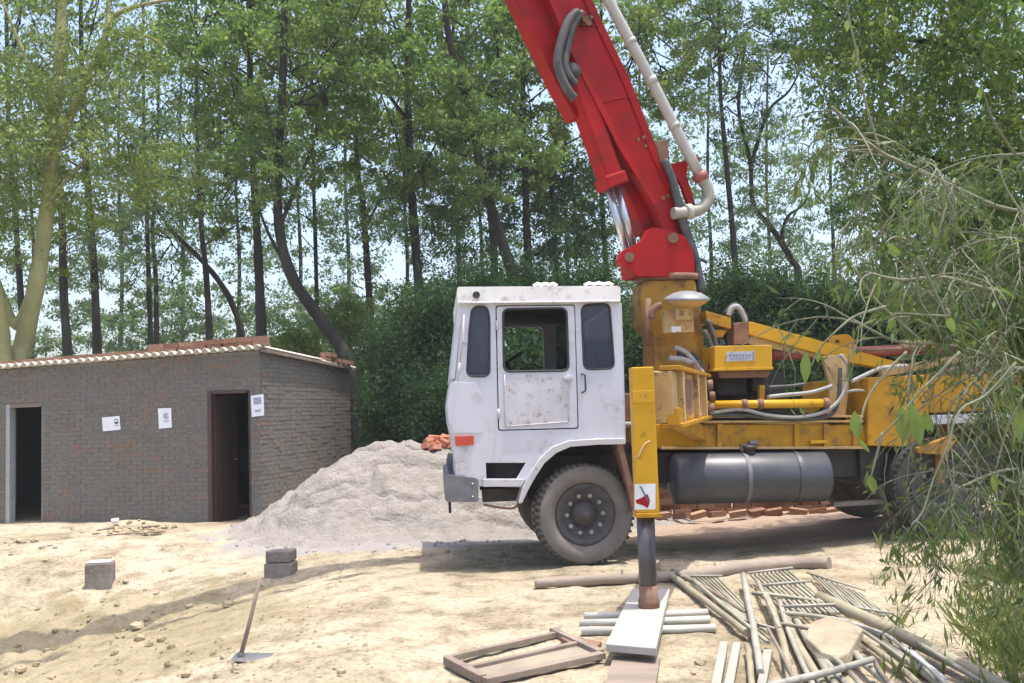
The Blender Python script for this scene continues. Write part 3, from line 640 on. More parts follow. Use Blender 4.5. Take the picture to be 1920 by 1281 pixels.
# wheels
def wheel(c, r, lab=None, steer=0.0, tm='tyredust'):
    w = .30; n = 48
    prof = [(.045, r * .60), (-.0, r * .66), (-.018, r * .74), (-.022, r * .84), (-.006, r * .93), (.025, r * .985), (.06, r), (w - .06, r), (w - .025, r * .985), (w, r * .9), (w, r * .6), (w - .03, r * .56), (.06, r * .56), (.045, r * .60)]
    Y = V3(0, 1, 0)
    h = MB(); h.lathe([(.10, .02), (.10, r * .30), (.065, r * .33), (.065, r * .47), (.03, r * .54), (.02, r * .605), (.04, r * .61), (.07, r * .58), (.25, r * .57)], c, Y, 40); wh = h.build('wheel', M['rim'], truck)
    h = MB(); h.lathe(prof, c, Y, 56)
    ty = h.build('tyre', M[tm], wh)
    h = MB()
    for i in range(n):                                   # tread lugs round the shoulder
        A = Matrix.Translation(c) @ Matrix.Rotation(2 * math.pi * i / n, 4, 'Y')
        h.box((-.016, -.004, r * .955), (.016, .10, r * 1.004), A); h.box((-.016 + .03, .115, r * .98), (.016 + .03, .185, r * 1.012), A)
    h.build('tread_lug', M['rubber'], ty) if False else h.build('tread', M['rubber'], wh)
    h = MB(); h.lathe([(.10, .13), (.05, .11), (.03, .075), (.0, .068), (-.015, .05), (-.025, .048), (-.03, .001)], c, Y, 24); h.build('hub', M['rim'], wh)
    for i in range(10):
        an = 2 * math.pi * i / 10; p = c + V3(math.cos(an), 0, math.sin(an)) * r * .375
        h = MB(); h.lathe([(.10, .027), (.045, .027), (.03, .02), (.025, .001)], p, Y, 6, False); h.build('wheel_nut', M['nut'], wh)
    if steer:
        A = Matrix.Translation(c + V3(0, .15, 0)) @ Matrix.Rotation(steer, 4, 'Z') @ Matrix.Translation(-(c + V3(0, .15, 0)))
        for o in [wh] + list(wh.children): o.data.transform(A)
    return wh
fc = T(1096, 967, .0); FR = .518
wheel(V3(fc.x, .03, FR - .004), FR, None, R(9))
rc_ = T(1764, 913, .10); wheel(V3(rc_.x, .10, rc_.z), FR, None, 0, 'rubber')  # rear tyre takes the darker rubber to stand in for shade over it
h = MB(); h.tube([(fc.x, .2, FR), (fc.x, CW - .2, FR)], .07, 10); h.tube([(rc_.x, .2, rc_.z), (rc_.x, CW - .2, rc_.z)], .09, 10); h.build('axle', M['black'], truck)
def wheel_plain(c, r):
    h = MB(); h.lathe([(0, .02), (0, r * .55), (.02, r * .6), (0, r * .7), (0, r * .92), (.05, r), (.25, r), (.3, r * .92), (.3, r * .6), (.27, r * .5), (.27, .02)], c, V3(0, 1, 0), 40); h.build('wheel', M['tyredust'], truck)
wheel_plain(V3(fc.x, CW - .32, FR - .004), FR); wheel_plain(V3(rc_.x, CW - .4, rc_.z), FR); wheel_plain(V3(rc_.x, .44, rc_.z), FR)
# chassis
zr0, zr1 = T(1400, 900, .55).z, T(1400, 843, .55).z; xr1 = T(2010, 800, .5).x
h = MB()
for y0 in (.50, 1.62): h.box((T(900, 920, .5).x, y0, zr0), (xr1, y0 + .09, zr1))
for xx in (1.0, 2.2, 3.0): h.box((xx, .6, zr0 + .02), (xx + .1, 1.61, zr1 - .03))
h.build('chassis_rail', M['black'], truck, .005)
h = MB(); h.box((T(1258, 880, .7).x, .62, zr0 - .12), (T(1330, 880, .7).x, 1.5, zr1 - .02)); h.build('gearbox', M['black'], truck, .03)
h = MB(); h.box((T(1600, 880, .6).x, .42, zr0 - .10), (T(1700, 880, .6).x, 1.7, zr1)); h.build('axle_housing', M['black'], truck, .03)
h = MB(); h.box(T(905, 942, .25), T(990, 914, .25) + V3(0, .15, 0)); h.build('front_spring', M['black'], truck, .01)
# subframe
yb = .30
h = MB(); h.plate(TP([(1192, 800), (1240, 795), (1622, 797), (1622, 838), (1235, 841), (1192, 838)], yb), (0, 1.7, 0)); sub = h.build('subframe', M['yellow'], truck, .01)
h = MB()
for (x0, x1, y0, y1) in ((1240, 1620, 789, 793), (1315, 1620, 780, 783.5), (1240, 1622, 838, 843)): h.plate(TP([(x0, y0), (x1, y0 - 1), (x1, y1 - 1), (x0, y1)], yb - .04), (0, .3, 0))
h.build('subframe_flange', M['dustyyellow'], sub, .004)
for x in (1345, 1490, 1545, 1600):
    h = MB().plate(TP([(x, 795), (x + 9, 795), (x + 9, 837), (x, 837)], yb - .035), (0, .03, 0)); h.build('subframe_rib', M['yellow'], sub, .003)
h = MB().plate(TP([(1520, 826), (1552, 825), (1552, 831), (1520, 832)], yb - .06), (0, .1, 0)); h.build('subframe_bracket', M['cleanyellow'], sub, .003)
h = MB(); h.box(T(1150, 790, .75), T(1262, 735, .75) + V3(0, .8, 0)); h.build('cab_mount', M['rust'], truck, .01)
h = MB(); h.tube(TP([(1150, 797), (1240, 796)], .45), .035, 10); h.build('exhaust_pipe', M['greyhose'], truck)
# rear frame and hopper
h = MB(); h.plate(TP([(1627, 708), (1742, 702), (1742, 792), (1705, 838), (1627, 836)], .22), (0, 1.9, 0)); rear = h.build('rear_frame', M['yellow'], truck, .012)
h = MB(); h.plate(TP([(1742, 706), (2000, 694), (2000, 764), (1742, 774)], .30), (0, 1.7, 0)); h.build('rear_rail', M['yellow'], rear, .01)
h = MB(); h.plate(TP([(1735, 780), (1990, 768), (1990, 785), (1735, 797)], .20), (0, .12, 0)); h.build('rear_guard', M['plate'], rear, .006)
h = MB(); h.plate(TP([(1720, 840), (1790, 815), (1796, 822), (1772, 858), (1772, 905), (1764, 905), (1762, 852), (1722, 850)], .02), (0, .1, 0)); h.build('outrigger_bracket', M['turretyellow'], rear, .006)
h = MB(); h.plate(TP([(1880, 690), (2060, 640), (2060, 800), (1990, 860), (1905, 830)], .3), (0, 1.7, 0)); h.build('hopper', M['dustyyellow'], truck, .02)
for (a, b) in (((1650, 700), (1920, 650)), ((1860, 600), (1862, 700)), ((1690, 645), (1760, 645))):
    h = MB(); h.beam(T(*a, .6), T(*b, .6), .08, .09); h.build('rear_bar', M['dustyyellow'], rear, .006)
# fuel tank
tc0, tc1 = T(1274, 901, .03), T(1564, 896, .03); tr = .268; cy = .30
ta = V3(tc0.x, cy, tc0.z); tb = V3(tc1.x, cy, tc1.z); L = (tb - ta).length; AX = (tb - ta).normalized()
h = MB(); h.lathe([(-.03, .001), (-.03, tr * .5), (-.015, tr * .86), (.005, tr * .97), (.02, tr), (L - .02, tr), (L - .005, tr * .97), (L + .015, tr * .86), (L + .03, tr * .5), (L + .03, .001)], ta, AX, 48); tank = h.build('fuel_tank', M['tank'], truck)
for f in (.46, .80):
    h = MB(); h.lathe([(L * f - .022, tr), (L * f - .022, tr + .008), (L * f + .022, tr + .008), (L * f + .022, tr)], ta, AX, 48, False); h.build('tank_strap', M['bumper'] if f < .6 else M['tank'], tank)
cp = ta + AX * (L * .50) + V3(0, -.06, tr - .01); h = MB(); h.lathe([(0, .055), (.05, .055), (.05, .07), (.085, .07), (.09, .001)], cp, (0, -.12, 1), 16); h.build('filler_cap', M['black'], tank)
h = MB(); h.box(cp + V3(-.09, .0, .02), cp + V3(.0, .05, .10)); h.box(cp + V3(.0, -.02, .09), cp + V3(.10, .05, .13)); h.build('cap_bracket', M['bumper'], tank, .01)
h = MB(); h.beam(T(1560, 946, .5), T(1690, 938, .5), .10, .05); h.build('lower_rail', M['greyblock'], truck, .005)
# valve box and pump block
zoff = .28
h = MB(); h.plate(TP([(1340, 649), (1448, 647), (1448, 692), (1340, 695)], zoff), (0, .5, 0)); vb = h.build('control_box', M['cleanyellow'], truck, .008)
h = MB(); h.plate(TP([(1338, 691), (1450, 688), (1450, 693), (1338, 696)], zoff - .02), (0, .54, 0)); h.build('box_lip', M['cleanyellow'], vb, .003)
h = MB(); h.plate(TP([(1345, 697), (1446, 694), (1440, 707), (1350, 709)], zoff + .06), (0, .4, 0)); h.build('box_base', M['rust'], vb, .004)
h = MB(); h.plate(TP([(1362, 660), (1415, 658), (1415, 676), (1362, 678)], zoff - .006), (0, .006, 0)); pl = h.build('maker_plate', M['plate'], vb)
h = MB()
for k in range(7): x = 1367 + k * 6.2; h.plate(TP([(x, 664.5), (x + 4.4, 664), (x + 4.4, 669.5), (x, 670)], zoff - .008), (0, .002, 0))
h.plate(TP([(1368, 672.5), (1406, 671), (1406, 673), (1368, 674.5)], zoff - .008), (0, .002, 0)); h.plate(TP([(1411, 660), (1414, 660), (1414, 675), (1411, 675)], zoff - .009), (0, .002, 0)); h.build('plate_text', M['bluegreyink'], vb)
h = MB(); h.box(T(1322, 790, .75), T(1470, 700, .75) + V3(0, .8, 0)); h.box(T(1345, 742, .5), T(1400, 705, .5) + V3(0, .3, 0)); h.box(T(1410, 735, .55), T(1440, 705, .55) + V3(0, .3, 0)); h.build('pump_block', M['dark'], truck, .02)
h = MB(); h.tube(TP([(1315, 760), (1550, 756)], .24), .046, 14); pp = h.build('water_pipe', M['cleanyellow'], truck)
for x in (1318, 1395, 1425, 1548):
    h = MB(); h.tube([T(x, 760 - (x - 1315) * .017, .24) + V3(-.03, 0, 0), T(x, 760 - (x - 1315) * .017, .24) + V3(.03, 0, 0)], .056, 14); h.build('pipe_coupling', M['rust'], pp)
h = MB(); h.tube(TP([(1448, 665), (1600, 661), (1720, 655), (1900, 648)], .75), .062, 14); h.build('concrete_pipe', M['maroon'], truck)
h = MB(); h.plate(TP([(1543, 668), (1586, 664), (1592, 720), (1584, 795), (1552, 797), (1556, 725)], .5), (0, .06, 0)); h.build('upright_plate', M['dustyyellow'], truck, .005)
h = MB(); h.plate(TP([(1424, 722), (1434, 722), (1434, 756), (1424, 757)], .3), (0, .08, 0)); h.build('pipe_bracket', M['yellow'], truck, .003)
# diagonal stay and its head
yS = .62
h = MB(); h.plate(TP([(1323, 583), (1371, 596), (1371, 617), (1325, 604)], yS), (0, .22, 0)); st = h.build('stay_head', M['yellow'], truck, .008)
h = MB(); h.plate(TP([(1376, 606), (1404, 603), (1404, 645), (1376, 646)], yS), (0, .22, 0)); h.build('stay_block', M['rust'], st, .008)
h = MB(); h.plate(TP([(1330, 617), (1364, 620), (1355, 632), (1330, 632)], yS + .04), (0, .15, 0)); h.build('stay_gusset', M['yellow'], st, .005)
h = MB(); h.plate(TP([(1404, 603), (1412, 604), (1596, 655), (1702, 684), (1702, 700), (1590, 679), (1404, 627)], yS), (0, .20, 0)); stb = h.build('stay_beam', M['cleanyellow'], truck, .008)
h = MB(); h.plate(TP([(1404, 628), (1590, 679), (1590, 683), (1500, 664), (1404, 645)], yS + .05), (0, .12, 0)); h.build('stay_web', M['dustyyellow'], stb, .004)
h = MB(); h.plate(TP(round_poly([(1552, 648), (1560, 629), (1592, 626), (1604, 640), (1602, 656)], 10), yS + .1), (0, .05, 0), [TP(arc(1570, 641, 4, 4, 0, 360, 10), yS + .1)]); h.build('stay_lug', M['yellow'], stb, .004)
h = MB(); h.tube(TP([(1600, 658), (1660, 655), (1730, 652)], .5), .02, 8); h.build('stay_rod', M['rust'], stb)
def hose(pts, y, r, mt, nm='hose'):
    h = MB(); P = [T(p[0], p[1], p[2] if len(p) > 2 else y) for p in pts]; h.tube(smooth_path(P, 6), r, 8); return h.build(nm, mt, truck)
hose([(1366, 592), (1372, 578), (1384, 576), (1393, 590), (1398, 604)], .7, .03, M['greyhose']); hose([(1360, 588), (1376, 572), (1392, 582), (1400, 602)], .74, .028, M['hose'])
hose([(1438, 745), (1470, 741), (1520, 736), (1560, 724)], .30, .022, M['greyhose']); hose([(1440, 726), (1480, 724), (1510, 720)], .34, .018, M['hose'])
hose([(1330, 775), (1390, 768), (1440, 779), (1500, 782), (1550, 770), (1580, 740), (1590, 690), (1575, 665)], .22, .020, M['greyhose'])
hose([(1325, 779), (1390, 778), (1450, 785), (1510, 786), (1556, 778), (1572, 750), (1575, 690)], .26, .024, M['hose'])
hose([(1330, 770), (1400, 762), (1452, 771), (1520, 778), (1545, 765)], .30, .02, M['rubber'])
hose([(1596, 716), (1625, 702), (1655, 690), (1700, 686)], .2, .022, M['greyhose']); hose([(1585, 735), (1610, 732), (1640, 738)], .3, .015, M['greyhose'])
hose([(1320, 620), (1335, 660), (1328, 720), (1335, 770)], .5, .03, M['hose']); hose([(1326, 600), (1342, 650), (1334, 740)], .6, .03, M['hose'])
# turret pedestal
h = MB(); h.plate(TP(round_poly([(1208, 527), (1302, 525), (1314, 580), (1318, 640), (1326, 690), (1320, 800), (1215, 800), (1228, 690), (1226, 625), (1206, 608), (1203, 560)], 6), .84), (0, .62, 0)); tur = h.build('turret_pedestal', M['turretyellow'], truck, .05, 3)
h = MB(); c0 = T(1255, 523, 1.15); h.lathe([(-.05, .001), (-.05, .37), (-.03, .39), (.02, .39), (.02, .001)], c0, (0, 0, 1), 40); h.build('slew_ring', M['rust'], tur)
h = MB(); lc = T(1288, 560, .42)
h.lathe([(.085, .001), (.08, .07), (.06, .15), (.025, .215), (.0, .245), (-.02, .25), (-.02, .22), (.0, .19), (.03, .10), (.04, .001)], lc, (0.02, -.12, 1), 32); wl_ = h.build('work_lamp', M['lamp'], truck)
h = MB(); h.lathe([(-.02, .24), (-.05, .2), (-.085, .14), (-.09, .001)], lc, (0.02, -.12, 1), 28); h.build('lamp_bowl', M['dustyyellow'], wl_)
h = MB(); h.box(T(1246, 625, .5), T(1300, 580, .5) + V3(0, .15, 0)); h.box(T(1268, 600, .40), T(1295, 575, .40) + V3(0, .1, 0)); h.build('lamp_bracket', M['dustyyellow'], wl_, .012)
h = MB(); h.plate(TP([(1259, 612), (1277, 612), (1277, 623), (1271, 621), (1264, 624), (1259, 622)], .48), (0, .02, 0)); h.build('lamp_tag', M['sticker'], wl_)
h = MB(); h.tube(smooth_path(TP([(1222, 598), (1225, 580), (1240, 572)], .45), 4), .04, 10); h.tube(TP([(1216, 560), (1212, 610), (1216, 650)], .7), .03, 8); h.build('turret_hose', M['rust'], tur)
hose([(1265, 652), (1285, 660), (1303, 680), (1318, 700)], .40, .028, M['greyhose']); hose([(1255, 672), (1280, 674), (1300, 682)], .38, .03, M['greyhose']); hose([(1270, 665), (1300, 670), (1316, 700), (1322, 780)], .44, .045, M['rubber'])
hose([(1300, 680), (1312, 720), (1308, 790)], .36, .03, M['rust']); hose([(1308, 676), (1320, 720), (1318, 790)], .40, .025, M['hose'])
# near front outrigger
OP = onz(1215, 1139, .125); OY = OP.y
def Wp(px, py, dy=0.0): return TI @ aty(px, py, OY + dy)
orot = T3
xl, xr = aty(1189, 820, OY - .09).x, aty(1231, 820, OY - .09).x; zt_ = aty(1210, 688, OY - .09).z; zm = aty(1210, 962, OY - .09).z
def wbox(h, a, b): h.box(a, b, TI)
h = MB(); wbox(h, (xl, OY - .09, zm), (xr, OY + .09, zt_)); leg = h.build('outrigger_leg', M['cleanyellow'], truck, .008)
h = MB(); wbox(h, (xl - .012, OY - .10, zm - .035), (xr + .012, OY + .10, zm - .001)); h.build('leg_collar', M['yellow'], leg, .006)
xm = (aty(1197, 1050, OY).x + aty(1230, 1050, OY).x) / 2; rr = (aty(1230, 1050, OY - .07).x - aty(1196, 1050, OY - .07).x) / 2
h = MB(); h.lathe([(.0, .001), (.0, rr), (zm - .04 - OP.z, rr), (zm - .04 - OP.z, .001)], TI @ V3(xm, OY, OP.z + .002), (0, 0, 1), 32); h.build('leg_cylinder', M['darkrod'], leg)
h = MB(); h.lathe([(.0, .001), (.0, rr + .012), (.05, rr + .012), (.075, rr + .003), (.16, rr + .003), (.16, .001)], TI @ V3(xm, OY, OP.z + .002), (0, 0, 1), 32); h.build('leg_foot', M['rust'], leg)
h = MB(); yf = OY - .0915
h.plate([TI @ aty(x, y, yf) for x, y in [(1190, 908), (1229, 907), (1229, 955), (1190, 956)]], T3 @ V3(0, .001, 0)); stk = h.build('warning_sticker', M['sticker'], leg)
h = MB(); h.plate([TI @ aty(x, y, yf - .0015) for x, y in [(1192, 938), (1204, 933), (1214, 926), (1219, 938), (1217, 947), (1214, 953), (1206, 948), (1193, 944)]], T3 @ V3(0, .001, 0)); h.build('sticker_figure', M['red'], leg)
h = MB(); h.plate([TI @ aty(x, y, yf - .003) for x, y in [(1199, 911), (1203, 913), (1217, 940), (1214, 941)]], T3 @ V3(0, .001, 0)); h.build('sticker_stroke', M['ink'], leg)
h = MB()
for a, b in (((1200, 736), (1201, 745)), ((1207, 737), (1212, 746)), ((1213, 737), (1206, 746))):
    h.tube([TI @ aty(*a, yf), TI @ aty(*b, yf)], .004, 5)
h.build('leg_marking', M['rust'], leg)
h = MB(); h.tube(smooth_path([TI @ aty(x, y, yf - .02) for x, y in [(1196, 860), (1204, 842), (1211, 832), (1219, 828)]], 4), .009, 6); h.build('leg_lever', M['dustyyellow'], leg)
h = MB(); wbox(h, (xl + .003, yf - .003, aty(1200, 756, yf).z), (xr - .003, yf + .004, aty(1200, 733, yf).z)); h.build('leg_patch', M['cleanyellow'], leg, .002)
# swing arm of the outrigger
a0 = aty(1236, 745, OY + .12); a1 = TM @ T(1306, 745, .45); a1.z = a0.z + .02
h = MB(); h.beam(TI @ a0, TI @ a1, .22, .40); arm = h.build('outrigger_arm', M['dustyyellow'], truck, .012)
dd = (a1 - a0).normalized(); nr = Vector((dd.y, -dd.x, 0))
for f, w in ((.10, .05), (.52, .06), (.80, .05)):
    p = a0.lerp(a1, f) + nr * .13; h = MB(); h.beam(TI @ (p - dd * w), TI @ (p + dd * w), .06, .47); h.build('arm_rib', M['dustyyellow'], arm, .006)
for dz in (-.22, .22):
    h = MB(); h.beam(TI @ (a0 + nr * .09 + V3(0, 0, dz)), TI @ (a1 + nr * .09 + V3(0, 0, dz)), .16, .035); h.build('arm_flange', M['yellow'], arm, .005)
for f0, f1 in ((.17, .44), (.60, .73)):
    h = MB(); h.beam(TI @ (a0.lerp(a1, f0) + nr * .112), TI @ (a0.lerp(a1, f1) + nr * .112), .01, .30); h.build('arm_recess_shade', M['rust'], arm)  # dark rust coloured plates stand in for the shaded inside of open recesses
for f, dz in ((.86, .12), (.86, -.12), (.94, 0)):
    p = a0.lerp(a1, f) + nr * .16 + V3(0, 0, dz); h = MB(); h.lathe([(0, .05), (.05, .05), (.055, .001)], TI @ p, T3 @ nr, 12); h.build('arm_pin', M['rust'], arm)
h = MB(); h.beam(TI @ (a0 + V3(0, 0, -.15) + nr * .1), TI @ (a1 + V3(0, 0, -.42) + nr * .05), .10, .14); h.build('arm_brace', M['yellow'], arm, .01)
# ------------------------------------------------------------------ boom
bA = R(19); bu_ = Vector((-math.cos(bA), -math.sin(bA), 0)); bn = Vector((math.sin(bA), -math.cos(bA), 0))
TC = TM @ T(1258, 520, 1.15)
def B(px, py, off): return TI @ onplane(px, py, TC + bn * off, bn)
def BP(L, off): return [B(a, b, off) for a, b in L]
def bv(w): return T3 @ (-bn * w)
h = MB(); h.plate(BP(round_poly([(1160, 492), (1168, 470), (1204, 453), (1220, 426), (1256, 432), (1284, 442), (1300, 472), (1304, 519), (1255, 519), (1198, 518)], 7), .34), bv(.10)); h.plate(BP(round_poly([(1160, 492), (1168, 470), (1204, 453), (1220, 426), (1256, 432), (1284, 442), (1300, 472), (1304, 519), (1255, 519), (1198, 518)], 7), -.24), bv(.10))
h.plate(BP([(1196, 488), (1300, 480), (1302, 516), (1200, 516)], .236), bv(.47)); base = h.build('boom_base', M['red'], truck, .012)
h = MB(); h.tube([B(1180, 482, .37), B(1180, 482, -.36)], .055, 14); h.tube([B(1262, 446, .38), B(1262, 446, -.36)], .06, 14); h.build('pivot_pin', M['rust'], base)
side = [(852, -420), (1030, 0), (1085, 130), (1162, 280), (1226, 382), (1250, 446), (1280, 452), (1288, 420), (1262, 352), (1232, 280), (1182, 150), (1110, 0), (908, -420)]
h = MB(); h.plate(BP(side, .23), bv(.46)); boom = h.build('boom_arm', M['red'], truck, .015)
# raised edge strips and welded seams on the arm
h = MB(); h.plate(BP([(893, -420), (1095, 0), (1167, 150), (1218, 280), (1250, 352), (1262, 352), (1232, 280), (1182, 150), (1110, 0), (908, -420)], .25), bv(.02)); h.plate(BP([(852, -420), (1030, 0), (1085, 130), (1162, 280), (1226, 382), (1236, 382), (1174, 280), (1097, 130), (1042, 0), (862, -420)], .25), bv(.02)); h.build('arm_flange', M['red'], boom, .004)
low = [(790, -420), (968, 0), (1040, 150), (1078, 220), (1100, 215), (1090, 140), (1036, 0), (850, -420)]
h = MB(); h.plate(BP(low, .10), bv(.28)); h.build('folded_arm', M['red'], boom, .012)
for (a, b) in (((1060, 60), (1132, 44)), ((1118, 195), (1196, 178)), ((1000, -70), (1075, -84))):
    h = MB(); h.tube(smooth_path(BP([a, ((a[0] + b[0]) / 2, (a[1] + b[1]) / 2 - 1), b], .236), 4), .010, 6); h.build('weld_seam', M['red'], boom)
for (x, y) in ((1092, 36), (1100, 34), (1108, 33), (1094, 46), (1103, 44), (1196, 262), (1206, 258), (1210, 274), (1243, 372), (1252, 368)):
    h = MB(); h.lathe([(0, .022), (.018, .022), (.02, .001)], B(x, y, .232), T3 @ bn, 6, False); h.build('boom_bolt', M['rust'], boom)
# lift cylinder
ca, cb, cc_ = B(1068, 120, .10), B(1150, 352, .10), B(1184, 478, .10); d_ = (cb - ca).normalized()
h = MB(); h.beam(ca, cb - d_ * .0, .24, .27, T3 @ bn); lc_ = h.build('lift_cylinder', M['red'], truck, .05, 3)
h = MB(); h.beam(cb - d_ * .14, cb, .27, .33, T3 @ bn); h.build('cylinder_collar', M['red'], lc_, .02)
sd = (T3 @ bn).cross(d_).normalized()
h = MB(); h.tube([cb + sd * .055, cc_ + sd * .045], .048, 14); h.tube([cb - sd * .065, cc_ - sd * .05], .042, 14); h.build('piston_rod', M['steel'], lc_)
h = MB(); h.beam(B(1166, 330, -.1), B(1212, 438, -.1), .2, .26, T3 @ bn); h.build('lift_link', M['red'], truck, .02)
h = MB(); h.tube(smooth_path(BP([(1083, 22), (1066, 40), (1052, 80), (1046, 122), (1062, 165), (1078, 185)], .30), 5), .052, 10); h.tube(smooth_path(BP([(1092, 24), (1076, 46), (1064, 90), (1060, 128), (1080, 160)], .29), 5), .045, 10); h.build('boom_hose', M['hose'], boom)
h = MB()
for (x, y) in ((1082, 20), (1090, 28), (1098, 36), (1104, 42), (1076, 26)): h.tube([B(x, y, .24), B(x, y, .33)], .035, 8)
h.build('hose_fitting', M['rust'], boom)
h = MB(); h.lathe([(0, .10), (.03, .10), (.03, .001)], B(1072, 135, .255), T3 @ bn, 20); h.build('arm_bore', M['dark'], boom)
# delivery pipe along the arm
po = .30
h = MB(); h.tube(BP([(935, -420), (1140, 0)], po) + BP([(1225, 158), (1290, 288), (1312, 330)], po), .062, 18); dp = h.build('delivery_pipe', M['pipe'], truck)
h = MB(); h.tube(smooth_path(BP([(1312, 330), (1326, 352), (1327, 376), (1312, 393), (1290, 398), (1262, 400)], po), 6), .068, 18); h.build('pipe_elbow', M['greypole'], dp)
for (p, q) in (((1309, 324), (1317, 338)), ((1296, 396), (1286, 398)), ((1218, 145), (1224, 157)), ((1180, 74), (1184, 82)), ((1262, 232), (1266, 240))):
    h = MB(); h.tube([B(*p, po), B(*q, po)], .088 if p[0] > 1280 else .071, 18); h.build('pipe_clamp', M['maroon'] if p[0] > 1300 else M['pipe'], dp)
h = MB(); h.plate(BP([(1240, 312), (1312, 294), (1313, 300), (1290, 310), (1288, 330), (1304, 384), (1294, 392), (1276, 345), (1262, 322)], .22), bv(.05)); h.build('pipe_bracket', M['red'], boom, .006)
h = MB(); h.plate(BP([(1228, 266), (1252, 262), (1256, 300), (1240, 308)], .26), bv(.1)); h.build('pipe_bracket', M['rust'], boom, .006)
h = MB(); h.tube(smooth_path(BP([(1246, 300), (1262, 340), (1275, 400), (1290, 450), (1306, 490), (1314, 548)], .30), 5), .045, 10); h.tube(smooth_path(BP([(1262, 330), (1274, 380), (1288, 430), (1304, 475), (1318, 545)], .25), 5), .035, 10); h.tube(smooth_path(BP([(1310, 486), (1318, 488), (1326, 492)], .3), 3), .02, 6); h.build('boom_hose', M['hose'], boom)
h = MB(); h.tube(BP([(1229, 395), (1240, 425)], .05), .05, 12); h.build('pipe_stub', M['pipe'], base)
# second boom section, unfolded over the site beyond the top of the picture
tip = TM @ B(880, -420, 0.0); e2 = tip + bu_ * 8.0 + V3(0, 0, 1.6)
h = MB(); h.beam(TI @ (tip - bu_ * .2), TI @ e2, .55, .5); bo2 = h.build('boom_arm', M['red'], truck, .015)
h = MB(); h.tube([TI @ (tip + bn * .75 + V3(0, 0, .3)), TI @ (e2 + bn * .75 + V3(0, 0, .2))], .07, 14); h.build('delivery_pipe', M['pipe'], bo2)
# ------------------------------------------------------------------ bricks about the yard
rng = random.Random(21)
lb = brick_box(.23, .11, .073); lb.materials.append(M['redbrick'])
c0 = aty(826, 838, 14.3)
bh = thing('brick_heap', 'heap of loose orange red bricks on the sand pile behind the truck front', 'bricks', c0)
for k in range(34):
    px, py = rng.uniform(796, 872), rng.uniform(828, 848); y = 14.15 + (848 - py) * .012 + rng.uniform(0, .25)
    q = aty(px, py - rng.uniform(0, 8), y) - c0
    put('brick', lb, bh, q, (rng.uniform(-.5, .5), rng.uniform(-.5, .5), rng.uniform(0, 3.1)), (rng.uniform(.6, 1), 1, 1))
c0 = onz(1470, 962, .08)
sk = thing('brick_stack', 'low stack of dusty red bricks on the ground behind the truck', 'bricks', c0, R(3))
for k in range(7):
    for i in range(17):
        if k > 4 and rng.random() < .35: continue
        put('brick', rb, sk, (-2.1 + i * .245 + (k % 2) * .12 + rng.uniform(-.02, .02), .3 + rng.uniform(-.03, .03), .03 + k * .078), (0, 0, rng.uniform(-.06, .06)))
for i in range(13):
    put('brick', rb, sk, (-2.2 + i * .26 + rng.uniform(-.05, .05), rng.uniform(-.12, .08), .02), (rng.uniform(-.2, .2), rng.uniform(-.2, .2), rng.uniform(-.9, .9)))
# ------------------------------------------------------------------ things lying in the yard
def lump(h, c, r, rng, sq=.7, n=7, m_=5):
    vs = []; fs = []
    for i in range(m_ + 1):
        th = math.pi * i / m_
        for j in range(n):
            ph = 2 * math.pi * j / n; rr = r * rng.uniform(.72, 1.15)
            vs.append(Vector(c) + V3(math.sin(th) * math.cos(ph) * rr, math.sin(th) * math.sin(ph) * rr, math.cos(th) * rr * sq))
    for i in range(m_):
        for j in range(n): fs.append((i * n + j, (i + 1) * n + j, (i + 1) * n + (j + 1) % n, i * n + (j + 1) % n))
    h.add(vs, fs)
# log
lp = [(1003, 1094), (1060, 1091), (1130, 1087), (1220, 1084), (1300, 1079), (1350, 1070), (1420, 1061), (1490, 1056), (1555, 1057)]
P = [ong(x, y, .05) for x, y in lp]; P = [V3(p.x, p.y, p.z + .0) for p in P]
h = MB(); sp = smooth_path(P, 5); n_ = len(sp); h.tube(sp, [.040 + .030 * i / n_ + .004 * math.sin(i * 1.7) for i in range(n_)], 12)
for f in (12, 24): h.tube([sp[f], sp[f] + V3(.01, -.01, .09)], [.014, .009], 6)
tag(h.build('wooden_log', M['logbark']), 'long slim weathered log lying beside the front wheel and outrigger', 'log')
# outrigger board on three poles, long dark strip
bt = .125
q = [onz(x, y, bt) for x, y in [(1136, 1207), (1230, 1215), (1256, 1104), (1186, 1104)]]
h = MB(); h.plate(q, (0, 0, -.05)); tag(h.build('timber_board', M['board'], None, .006), 'pale timber board under the outrigger foot, laid across three poles', 'board')
for i, (a, b, lab) in enumerate((((1095, 1156), (1327, 1149), 'pale pole under the outrigger board, farthest of three'), ((1087, 1169), (1331, 1162), 'pale pole under the outrigger board, middle of three'), ((1090, 1184), (1342, 1178), 'pale pole under the outrigger board, nearest of three'))):
    h = MB(); pa, pb = onz(*a, .046), onz(*b, .046); h.tube([pa, pa.lerp(pb, .5) + V3(0, 0, -.002), pb], [.029, .027, .03], 12); tag(h.build('pole', M['whitepole']), lab, 'pole', 'poles under the outrigger board')
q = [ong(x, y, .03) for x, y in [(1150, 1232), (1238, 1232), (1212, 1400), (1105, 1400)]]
zz = max(p.z for p in q); h = MB(); h.plate([V3(p.x, p.y, zz) for p in q], (0, 0, -.03)); tag(h.build('band', M['oldwood'], None, .004), 'dark grey strip on the sand running forward from under the pale board', 'band')  # flat sheet in the grey brown wood colour, just above the sand
